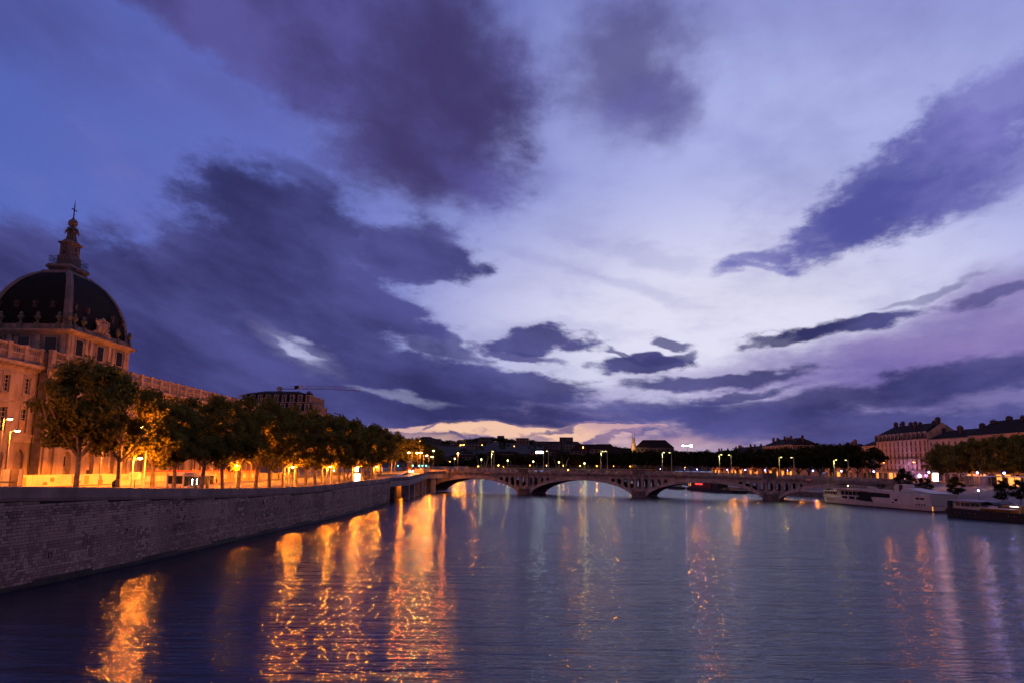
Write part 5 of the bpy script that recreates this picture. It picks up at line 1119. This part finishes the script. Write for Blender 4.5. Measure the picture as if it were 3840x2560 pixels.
# ---------------------------------------------------------------- boats
def boat_frame(name, label, cat, A, B):
    A = Vector(A); B = Vector(B); return thing(name, label, cat, (A.x, A.y, 0), math.atan2(B.y-A.y, B.x-A.x))
wb = boat_frame('river_boat', 'big white river boat with sloping stern roof moored below the bridge', 'boat', (105, 273.6), (113.6, 213.6))
q = MB(); st = [(-.2, 2.75, 4.4, 4.6), (1.2, 2.7, 3.2, 5.8), (4, 2.55, 1.5, 7.5), (8, 2.25, .4, 8.6), (14, 2.1, 0, 9), (24, 1.75, 0, 9), (35, 1.45, 0, 9), (60, 1.45, 0, 9), (60.9, 1.3, .2, 8.8)]
vs = []
for u, z, a, b in st: vs += [(u+(.8 if u < 5 else 0), a+.25, .28), (u, a, z), (u, b, z), (u+(.8 if u < 5 else 0), b-.25, .28)]
n = len(st); q.add(vs, [(4*i+k, 4*i+4+k, 4*i+4+(k+1) % 4, 4*i+(k+1) % 4) for i in range(n-1) for k in range(4)]+[(0, 1, 2, 3), (4*n-1, 4*n-2, 4*n-3, 4*n-4)]); q.build('hull', K['hull'], wb)
q = MB(); vs = []
for u, z, a, b in st: vs += [(u+(1 if u < 5 else 0), a+.3, -.8), (u+(.8 if u < 5 else 0), a+.2, .275), (u+(.8 if u < 5 else 0), b-.2, .275), (u+(1 if u < 5 else 0), b-.3, -.8)]
q.add(vs, [(4*i+k, 4*i+4+k, 4*i+4+(k+1) % 4, 4*i+(k+1) % 4) for i in range(n-1) for k in range(4)]+[(0, 1, 2, 3), (4*n-1, 4*n-2, 4*n-3, 4*n-4)]); q.build('waterline_band', K['black'], wb)
side = [(34.9, 1.46), (60.8, 1.46), (60.3, 4.6), (55, 4.62), (43.4, 4.85), (32.4, 6.2), (32.7, 4.5)]
for y0, y1 in ((0.02, .3), (8.7, 8.98)): MB().prism(side, y0, y1, 'y').build('stern_side', K['hull'], wb)
q = MB(); q.add([(43.4, .3, 4.8), (60.3, .3, 4.55), (60.3, 8.7, 4.55), (43.4, 8.7, 4.8)], [(0, 1, 2, 3)]); q.add([(60.3, .3, 4.6), (60.8, .3, 1.46), (60.8, 8.7, 1.46), (60.3, 8.7, 4.6)], [(0, 1, 2, 3)]); q.build('stern_deck', K['steel'], wb)
MB().prism([(44, 4.9), (59, 4.75), (52, 5.4), (45, 6.0)], 3, 8.6, 'y').build('stern_roof', K['hull'], wb)
MB().box(40.2, 44.8, 4, 7, 4.7, 7.0).build('stair_house', K['hull'], wb); MB().box(42, 43.6, 3.95, 3.99, 5, 6.9).build('door', K['iron'], wb)
MB().prism([(33.0, 4.4), (43.2, 4.25), (43.2, 3.05), (33.6, 3.05)], -.01, .015, 'y').build('window', K['glass'], wb)
for u0, u1, z0, z1 in ((54.7, 56.4, 3.1, 3.65), (56.6, 58.3, 3.1, 3.65), (45.1, 46.7, 2.25, 2.85), (44.0, 45.0, 1.65, 2.0)): MB().box(u0, u1, -.01, .015, z0, z1).build('window', K['glass'], wb)
for u in (55.0, 56.1, 57.2, 58.3):
    m = MB(); m.tube([(u, -.02, 1.72), (u, .05, 1.72)], .3, 10); m.build('porthole', K['black'], wb)
for u in (8.5, 10, 11.2, 12.2):
    m = MB(); m.tube([(u, .05, 1.5), (u, .45, 1.5)], .14, 8); m.build('porthole', K['black'], wb)
MB().box(3.4, 12.6, 2.2, 6.8, 2.2, 4.0).build('fore_cabin', K['hull'], wb); MB().box(3.0, 13, 1.8, 7.2, 4.0, 4.15).build('fore_roof', K['white'], wb)
for i in range(5): MB().box(4.2+i*1.65, 5.3+i*1.65, 2.15, 2.199, 3.0, 3.75).build('window', K['glass'], wb)
MB().box(13, 33.5, 1.3, 7.7, 1.5, 4.75).build('main_cabin', K['hull'], wb); MB().box(12.4, 33, .6, 8.4, 4.75, 5.05).build('main_roof', K['white'], wb)
for i in range(7): MB().box(15.6+i*2.2, 17.4+i*2.2, 1.25, 1.299, 3.1, 4.3).build('window', K['glass'], wb)
for i in range(4): MB().box(16+i*4, 19+i*4, 1.25, 1.299, 1.7, 2.7).build('window', K['glass'], wb)
MB().box(27, 34.5, .35, 1.2, 1.5, 4.4).build('side_entrance', K['glass'], wb)
m = MB(); m.tube([(15.5, .6, 2.95), (29, .6, 2.75)], .07, 5); m.build('white_rail', K['white'], wb)
for i in range(12): m = MB(); u = 13.5+i*1.5; m.tube([(u, .5, 1.6), (u, .5, 4.74)], .04, 4); m.build('stanchion', K['iron'], wb)
for i, (u0, u1, z0, z1) in enumerate(((4.5, 9.5, 5.75, 6.1), (10.0, 17.5, 5.9, 6.75), (18.5, 25, 6.2, 6.8), (25.5, 31.8, 6.2, 6.75))): MB().hexa([(u0, 1, z0), (u1, .8, z1-.2), (u1, 8, z1-.2), (u0, 8, z0), (u0, 1, z0+.08), (u1, .8, z1-.12), (u1, 8, z1-.12), (u0, 8, z0+.08)]).build('canopy', K['canvas' if i % 2 == 0 else 'iron'], wb)
for u in (4.6, 9.6, 14, 18.5, 23, 27, 31.5):
    for y in (1.2, 7.8): m = MB(); m.tube([(u, y, 4.1), (u, y, 6.3)], .05, 4); m.build('canopy_post', K['iron'], wb)
m = MB(); m.box(13, 33, .7, .76, 5.7, 5.78); m.build('deck_rail', K['iron'], wb)
m = MB(); m.ball((2.5, 4.5, 3.6), 1.1, 10, 7); m.build('potted_bush', K['leaf_d'], wb)
for u in (20.0, 31.3): MB().ball((u, 1.1, 6.0), .12, 8, 5).build('cabin_light', K['sodw'], wb)
o = MB().box(60.95, 61.05, .3, .5, .3, 1.4).build('stern_light', K['win'], wb)
gp = boat_frame('landing_stage', 'small landing stage with a white notice between boat and barge', 'pontoon', (114.5, 212), (112, 196))
MB().box(0, 14, 2, 6, -.4, .9).build('float', K['black'], gp); MB().box(0, 14, 1.9, 6.1, .9, 1.1).build('deck', K['wood'], gp); MB().box(1.5, 3.3, 1.95, 2.0, 1.5, 3.4).build('notice', K['board'], gp)
m = MB()
for i in range(8): m.tube([(i*2, 2, 1.1), (i*2, 2, 2.1)], .04, 4)
m.tube([(0, 2, 2.1), (14, 2, 2.1)], .04, 4); m.tube([(0, 2, 1.6), (14, 2, 1.6)], .03, 4); m.build('railing', K['white'], gp)
bg_ = boat_frame('black_barge', 'long black barge with a low grey cabin moored behind the white boat', 'barge', (106.9, 193.6), (113.0, 158.9))
q = MB(); vs = []
for u, z, a, b in ((-.6, 2.2, .6, 5.4), (0, 2.2, 0, 6), (12, 2.0, 0, 6), (22, 1.9, 0, 6), (34, 2.0, 0, 6)): vs += [(u, a+.2, -.5), (u, a, z), (u, b, z), (u, b-.2, -.5)]
q.add(vs, [(4*i+k, 4*i+4+k, 4*i+4+(k+1) % 4, 4*i+(k+1) % 4) for i in range(4) for k in range(4)]+[(0, 1, 2, 3), (19, 18, 17, 16)]); q.build('hull', K['black'], bg_)
MB().box(0, 1.4, .3, 5.7, 2.2, 4.0).build('fore_shelter', K['black'], bg_); MB().box(1.4, 10.3, .6, 5.4, 2.0, 3.85).build('cabin', K['steel'], bg_); MB().box(-.1, 11, .1, 5.9, 3.86, 4.05).build('cabin_roof', K['canvas'], bg_)
for u0, u1 in ((2.6, 3.8), (4.3, 5.3), (5.6, 7.0), (7.3, 8.6), (8.8, 10.0)): MB().box(u0, u1, .55, .599, 2.75, 3.6).build('window', K['glass'], bg_)
q = MB(); P_ = [(11.0+4*t, 3.2+.95*math.sin(PI*t*.9+.2)) for t in [i/8 for i in range(9)]]; q.prism([(u, z) for u, z in P_]+[(u, z-.1) for u, z in P_[::-1]], .2, 5.8, 'y'); q.build('curved_canopy', K['iron'], bg_)
for u in (3, 4.4, 5.9, 7.6, 9.3, 19, 20.6): m = MB(); m.ball((u, -.02, 1.2), .1, 8, 5); m.build('porthole', K['steel'], bg_)
MB().box(14, 20.5, 2, 5.5, 2.0, 3.5).build('brown_tarpaulin', K['ply'], bg_)
for u in (12, 16, 21.5): m = MB(); m.tube([(u, .4, 1.9), (u, .4, 4.1)], .06, 5); m.build('post', K['iron'], bg_)
m = MB(); m.tube([(12, .4, 4.05), (22, .4, 3.9)], .05, 5); m.build('rail', K['steel'], bg_)
MB().box(19.2, 21.6, .38, .42, 3.3, 3.4).build('strip_light', K['wht'], bg_)
dg = boat_frame('dinghy', 'white dinghy with a yellow underside hung along the black barge', 'boat', (108.75, 183.1), (110.7, 171.9))
q = MB(); vs = []
for u, a, b, z in ((0, .25, .35, 2.75), (1.2, -.45, 1.0, 2.65), (4, -.7, 1.2, 2.6), (8, -.65, 1.2, 2.62), (10.4, -.3, .9, 2.7), (11.3, .2, .4, 2.8)): vs += [(u+.3, (a+b)/2-.05, 1.95), (u, a, z), (u, b, z), (u+.3, (a+b)/2+.05, 1.95)]
q.add(vs, [(4*i+k, 4*i+4+k, 4*i+4+(k+1) % 4, 4*i+(k+1) % 4) for i in range(5) for k in range(4)]+[(0, 1, 2, 3), (23, 22, 21, 20)]); q.build('hull', K['yellow'], dg)
MB().box(.8, 10.4, -.66, 1.1, 2.63, 2.78).build('gunwale', K['white'], dg); MB().box(3.2, 4.6, -.3, .8, 2.78, 3.15).build('cover', K['white'], dg)
rb = boat_frame('restaurant_barge', 'dark red floating restaurant with red neon under the third arch', 'barge', (92.0, 412), (101.3, 356))
q = MB(); vs = []
for u, a, b in ((-3, 2, 5), (0, 0, 7), (55, 0, 7), (57, 1, 6)): vs += [(u, a+.2, -.5), (u, a, 1.4), (u, b, 1.4), (u, b-.2, -.5)]
q.add(vs, [(4*i+k, 4*i+4+k, 4*i+4+(k+1) % 4, 4*i+(k+1) % 4) for i in range(3) for k in range(4)]+[(0, 1, 2, 3), (15, 14, 13, 12)]); q.build('hull', K['black'], rb)
MB().box(2, 30, .4, 6.6, 1.4, 4.3).build('red_cabin', K['dred'], rb); MB().box(1.5, 38, .2, 6.8, 4.3, 4.6).build('roof', K['steel'], rb); MB().box(30, 37, .8, 6, 1.4, 4.29).build('rear_cabin', K['iron'], rb)
for i, (u, w) in enumerate(((11, .5), (12.3, .6), (13.6, .9), (15.1, .4), (16.2, .8), (17.6, .9), (19.2, .7))): MB().box(u, u+w, .34, .38, 3.1-(.08 if i % 2 else 0), 3.8).build('neon_letter', K['neon'], rb)
for u in (2.4, 4.5): MB().box(u, u+.6, .36, .39, 2.2, 3.8).build('window', K['win'], rb)
for i in range(8): MB().box(24+i*3.6, 25.6+i*3.6, 1, 5, 1.41, 2.2).build('planter', K['ply' if i % 2 else 'green'], rb)
lamp_light(rb, (14, -1.2, 3.6), (1, .06, .08), 25, .4)
ob = boat_frame('moored_boat', 'dark narrow boat moored ahead of the red restaurant', 'boat', (86, 440), (90.5, 418))
q = MB(); vs = []
for u, a, b in ((-1, 1.8, 2.4), (3, 0, 4), (20, 0, 4), (21, 1, 3)): vs += [(u, a+.2, -.4), (u, a, 1.3), (u, b, 1.3), (u, b-.2, -.4)]
q.add(vs, [(4*i+k, 4*i+4+k, 4*i+4+(k+1) % 4, 4*i+(k+1) % 4) for i in range(3) for k in range(4)]+[(0, 1, 2, 3), (15, 14, 13, 12)]); q.build('hull', K['black'], ob); MB().box(6, 16, .5, 3.5, 1.3, 2.8).build('cabin', K['wood'], ob); MB().box(5.5, 16.5, .3, 3.7, 2.8, 2.95).build('cabin_roof', K['dred'], ob)
# ---------------------------------------------------------------- far distance: next bridge, hill, town
fb = thing('far_bridge', 'distant flat bridge with yellow lamps seen above the near parapet', 'bridge', (0, 760, 0))
MB().box(-75, 140, -6, 6, 9.2, 10.4).build('deck', K['bridge'], fb); m = MB(); m.box(-75, 140, -6.3, -6.1, 10.4, 11.2); m.build('railing', K['green'], fb)
for x in (-30, 20, 70, 115): MB().box(x-2, x+2, -5, 5, -2, 9.2).build('pier', K['bridge_d'], fb)
for i, (px, py) in enumerate(((1711, 1722), (1810, 1724), (1908, 1727), (2003, 1730), (2098, 1732), (2193, 1735))):
    o = thing('bridge_lamp', 'yellow star like lamp of the distant bridge, %s from the wooded quay' % ORD[i], 'street lamp', ((px-1920)/2900*752, 753, 10.4), 0, 'lamps of the distant bridge')
    h = 11+(1750-py)*752/2900-10.4; m = MB(); m.tube([(0, 0, 0), (0, 0, h)], .14, 5); m.build('pole', K['steel'], o); MB().ball((0, 0, h+.3), .55, 8, 6).build('lamp_glass', K['merc'], o); lamp_light(o, (0, -1.8, h), MERC, 700, 1.0)
    o = thing('bridge_lamp', 'dim grey lamp post of the distant bridge, %s from the wooded quay' % ORD[i], 'street lamp', ((px+12-1920)/2900*770, 765, 10.4), 0, 'dim lamps of the distant bridge'); m = MB(); m.tube([(0, 0, 0), (0, 0, h-.5), (-.8, 0, h-.2)], .12, 5); m.build('pole', K['steel'], o)
for i, (x0, x1) in enumerate(((1791, 1803), (1833, 1827), (1838, 1826), (2078, 2090), (2107, 2115), (2134, 2122))):
    o = thing('leaning_mast', 'thin leaning mast rising from the distant bridge, %s from the wooded quay' % ORD[i], 'mast', ((x1-1920)/2900*745, 746, 10.4), 0, 'leaning masts of the distant bridge'); m = MB(); m.tube([(0, 0, 0), ((x0-x1)/2900*745, 0, 11)], [.22, .1], 5); m.build('mast_pole', K['steel'], o)
o = thing('street_lamp', 'lone strong orange lamp on the far quay left of the bridge lamps', 'street lamp', (-47.5, 700, 9.6)); m = MB(); m.tube([(0, 0, 0), (0, 0, 12.6)], .15, 6); m.build('pole', K['steel'], o); MB().ball((0, 0, 13), .7, 10, 7).build('lamp_glass', K['sod'], o); lamp_light(o, (0, -1.3, 12.7), SOD, 26000, .5)
fq = thing('far_quay_wall', 'far lit quay wall beyond the bridge on the wooded side', 'wall', (-60, 620, 0))
q = MB(); q.hexa([(-56, 420, -1), (-40, 745, -1), (-42, 745, -1), (-58, 420, -1), (-56, 420, 10.6), (-40, 745, 11.4), (-42, 745, 11.4), (-58, 420, 10.6)]); q.build('wall_face', K['stone'], fq, world=True)
for i in range(4): lamp_light(fq, (14+i*4, -120+i*75, 13.5), SOD, 2500, .3)
ridge = [(-900, 52), (-420, 58), (-230, 66), (-200, 72), (-140, 66), (-90, 72), (-40, 76), (0, 72), (50, 70), (90, 64), (150, 62), (220, 58), (330, 50), (600, 38), (1100, 30)]
q = MB(); vs = []; N_ = 60
for i in range(N_+1):
    x = -900+2000*i/N_; r = interp(ridge, x)+2.5*math.sin(x*.05)+1.5*math.sin(x*.13)
    for t, y in ((0, 1250), (.12, 1400), (.45, 1560), (.8, 1740), (1, 1900), (.9, 2400)): vs.append((x, y, 7+(r-9)*t))
q.add(vs, [(6*i+k, 6*i+k+1, 6*i+7+k, 6*i+6+k) for i in range(N_) for k in range(5)]); tag(q.build('hill', mat('hillside', (.018, .018, .014), .95, .4, .02)), 'dark wooded hill behind the town', None, None, 'structure')
rg = random.Random(17)
def hill_z(x, y): r = interp(ridge, x); return 7+(r-9)*interp([(1250, 0), (1400, .12), (1560, .45), (1740, .8), (1900, 1), (2400, .9)], y)
q = MB()
for _ in range(420):
    x = rg.uniform(-420, 420); y = rg.choice((1890, 1880, rg.uniform(1380, 1890))); z = hill_z(x, y)-1; r = rg.uniform(4, 9)
    for _ in range(70):
        th = rg.uniform(0, 6.28); cz = rg.uniform(-.6, 1); s_ = math.sqrt(1-min(1, cz*cz)); p = Vector((x+r*s_*math.cos(th), y+r*s_*math.sin(th)*.6, z+r*.55+r*.7*cz)); s = rg.uniform(.8, 1.7)
        a = Vector((rg.uniform(-1, 1), rg.uniform(-.4, .4), rg.uniform(-1, 1))).normalized(); c = Vector((0, 1, 0)).cross(a).normalized()
        q.add([p-a*s, p+c*s*.7, p+a*s, p-c*s*.7], [(0, 1, 2, 3)])
tag(q.build('hillside_wood', K['leaf_d']), 'dark wood covering the distant hill', None, None, 'stuff')
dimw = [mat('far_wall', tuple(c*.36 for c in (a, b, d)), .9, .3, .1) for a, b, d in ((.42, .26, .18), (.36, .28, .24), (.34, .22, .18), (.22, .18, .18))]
def far_house(x, y, z, w, d, h, roof, label, mt=3, grp='houses on the distant hill', nwin=3, fl=2, lit=False, name='far_house'):
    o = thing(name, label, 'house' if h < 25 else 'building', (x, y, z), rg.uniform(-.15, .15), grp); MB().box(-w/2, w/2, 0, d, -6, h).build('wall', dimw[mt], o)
    q = MB()
    if roof: q.add([(-w/2-.4, -.4, h), (w/2+.4, -.4, h), (w/2+.4, d+.4, h), (-w/2-.4, d+.4, h), (-w/2+w*.2, d/2, h+roof), (w/2-w*.2, d/2, h+roof)], [(0, 1, 5, 4), (1, 2, 5), (2, 3, 4, 5), (3, 0, 4), (3, 2, 1, 0)])
    else: q.box(-w/2-.2, w/2+.2, -.2, d+.2, h, h+.5)
    q.build('roof', K['tile'] if roof else K['conc'], o)
    for f in range(fl):
        for i in range(nwin):
            cx = -w/2+(i+.5)*w/nwin; MB().box(cx-w/nwin*.25, cx+w/nwin*.25, -.06, -.01, (f+.25)*h/fl, (f+.75)*h/fl).build('window', K['glass'], o)
    return o
pos = ('below the ridge', 'on the ridge', 'low on the slope', 'among trees')
P2 = lambda px, D_: (px-1920)/2900*D_
for i, (px, D_, dz, w, h, rf, mt) in enumerate(((1605, 1880, 0, 40, 12, 4, 3), (1632, 1850, -2, 36, 15, 0, 3), (1668, 1800, -6, 22, 10, 3, 1), (1692, 1790, -4, 20, 11, 3, 3), (1722, 1780, -2, 40, 14, 0, 0), (1778, 1640, 6, 26, 10, 4, 1), (1822, 1800, 2, 40, 12, 3, 3), (1760, 1420, 6, 26, 13, 4, 1), (1680, 1350, 8, 46, 16, 4, 1),
                                             (1740, 1330, 10, 60, 18, 4, 2), (1820, 1380, 14, 26, 10, 3, 2), (1890, 1340, 14, 76, 20, 5, 0), (1976, 1340, 16, 40, 14, 4, 1), (1962, 1800, 4, 34, 14, 0, 0), (2045, 1850, -2, 60, 16, 0, 3), (2055, 1330, 22, 70, 16, 4, 0), (2085, 1700, 6, 44, 14, 3, 3), (2126, 1500, 18, 30, 30, 0, 3), (2150, 1450, 14, 34, 26, 4, 1), (2205, 1250, 10, 66, 30, 11, 2), (2262, 1180, 8, 46, 34, 8, 1), (2300, 1150, 8, 30, 28, 6, 0), (2335, 1130, 8, 34, 26, 5, 0), (2375, 1110, 8, 30, 24, 5, 0), (2120, 1280, 8, 50, 26, 6, 3))):
    x = P2(px, D_); z = hill_z(x, D_) if D_ > 1390 else 8
    z = z+dz if D_ > 1390 else dz+2
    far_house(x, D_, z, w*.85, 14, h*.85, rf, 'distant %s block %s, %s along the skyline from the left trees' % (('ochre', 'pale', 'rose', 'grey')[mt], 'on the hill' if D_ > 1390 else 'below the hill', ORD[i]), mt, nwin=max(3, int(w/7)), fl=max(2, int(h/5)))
far_house(P2(1880, 1950), 1950, 66, 16, 12, 22, 0, 'lone tower block standing on top of the hill', 3, None, 4, 7, name='tower_block')
tu = far_house(P2(2455, 1000), 1000, 6.4, 48, 22, 31, 10, 'big gabled building with a floodlit corner turret', 3, None, 9, 5, name='gabled_building')
m = MB(); x = -27; m.lathe([(3, -5), (3, 29), (3.6, 29.5), (3.5, 31), (2.6, 35), (1.6, 41), (2.0, 41.3), (2.0, 43), (1.6, 43.2)], 12, (x, 1, 0)); m.tube([(x-1.5, 1, 43), (x-1.5, 1, 50)], .2, 4); m.tube([(x+1.5, 1, 43), (x+1.5, 1, 50)], .2, 4); m.build('corner_turret', K['trim'], tu)
for z, pw in ((20, 11000), (33, 5000)): lamp_light(tu, (x-4, -8, z), (1, .55, .16), pw, .5)
fl_ = thing('floodlight_row', 'dazzling white floodlights shining over the far tree tops', 'floodlight', (P2(2575, 1050), 1050, 6.4))
m = MB(); m.tube([(0, 0, 0), (0, 0, 34.5)], .4, 6); m.box(-7, 6, -.2, .2, 34.3, 34.6); m.build('mast', K['steel'], fl_)
for x, r in ((-6, 1.1), (-3, .5), (-1, .5), (1.5, .5), (5, 1.7)): MB().ball((x, -.9, 35), r, 10, 7).build('lamp_glass', K['coolw'], fl_)
for i, (px, py, D_) in enumerate(((1733, 1670, 1750), (1744, 1669, 1750), (1760, 1675, 1740), (1773, 1672, 1740), (1768, 1685, 1650), (1796, 1672, 1740), (1813, 1670, 1750), (1862, 1673, 1750), (1893, 1675, 1740), (1899, 1676, 1740), (1932, 1674, 1740), (1953, 1675, 1750), (2064, 1676, 1750), (2186, 1675, 1260), (1583, 1656, 1800), (1695, 1730, 1150), (1874, 1743, 1000), (1893, 1749, 1000), (2130, 1757, 900), (1800, 1748, 800), (2558, 1745, 800))):
    o = thing('hill_lamp', 'tiny orange lamp far off, %s counted through the distant lights' % ORD[i], 'street lamp', (P2(px, D_), D_-8, 11+(1749-py)*D_/2900), 0, 'distant orange lights'); MB().ball((0, 0, 0), 1.1*D_/1750, 8, 6).build('lamp_glass', K['sod'], o); MB().tube([(0, 0, 0), (0, 0, -8)], .15, 4).build('pole', K['steel'], o)
fr_ = random.Random(9)
for i in range(36):
    px = 1650+i*22; D_ = interp([(1640, 1120), (1800, 1180), (2100, 1150), (2420, 1010)], px); H = fr_.uniform(20, 29) if px > 1800 else fr_.uniform(12, 20)
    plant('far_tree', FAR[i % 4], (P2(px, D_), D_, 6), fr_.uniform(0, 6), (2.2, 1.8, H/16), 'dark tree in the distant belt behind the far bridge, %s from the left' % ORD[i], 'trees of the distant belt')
for i in range(10): plant('far_tree', FAR[i % 4], (-66-i*3, 520+i*28, 8.7), i, (1.2, 1.2, fr_.uniform(.8, 1.0)), 'dark tree on the far quay beyond the junction, %s away' % ORD[i], 'trees of the far quay')
for i in range(7):
    o = thing('street_lamp', 'orange lamp glowing under the distant tree belt, %s from the left' % ORD[i], 'street lamp', (P2(1990+i*62, 1085), 1085, 6.4), 0, 'lamps under the distant tree belt'); MB().tube([(0, 0, 0), (0, 0, 7)], .12, 5).build('pole', K['steel'], o); MB().ball((0, 0, 7.2), .4, 8, 5).build('lamp_glass', K['sod'], o); lamp_light(o, (0, 0, 6.6), SOD, 9000, .4)
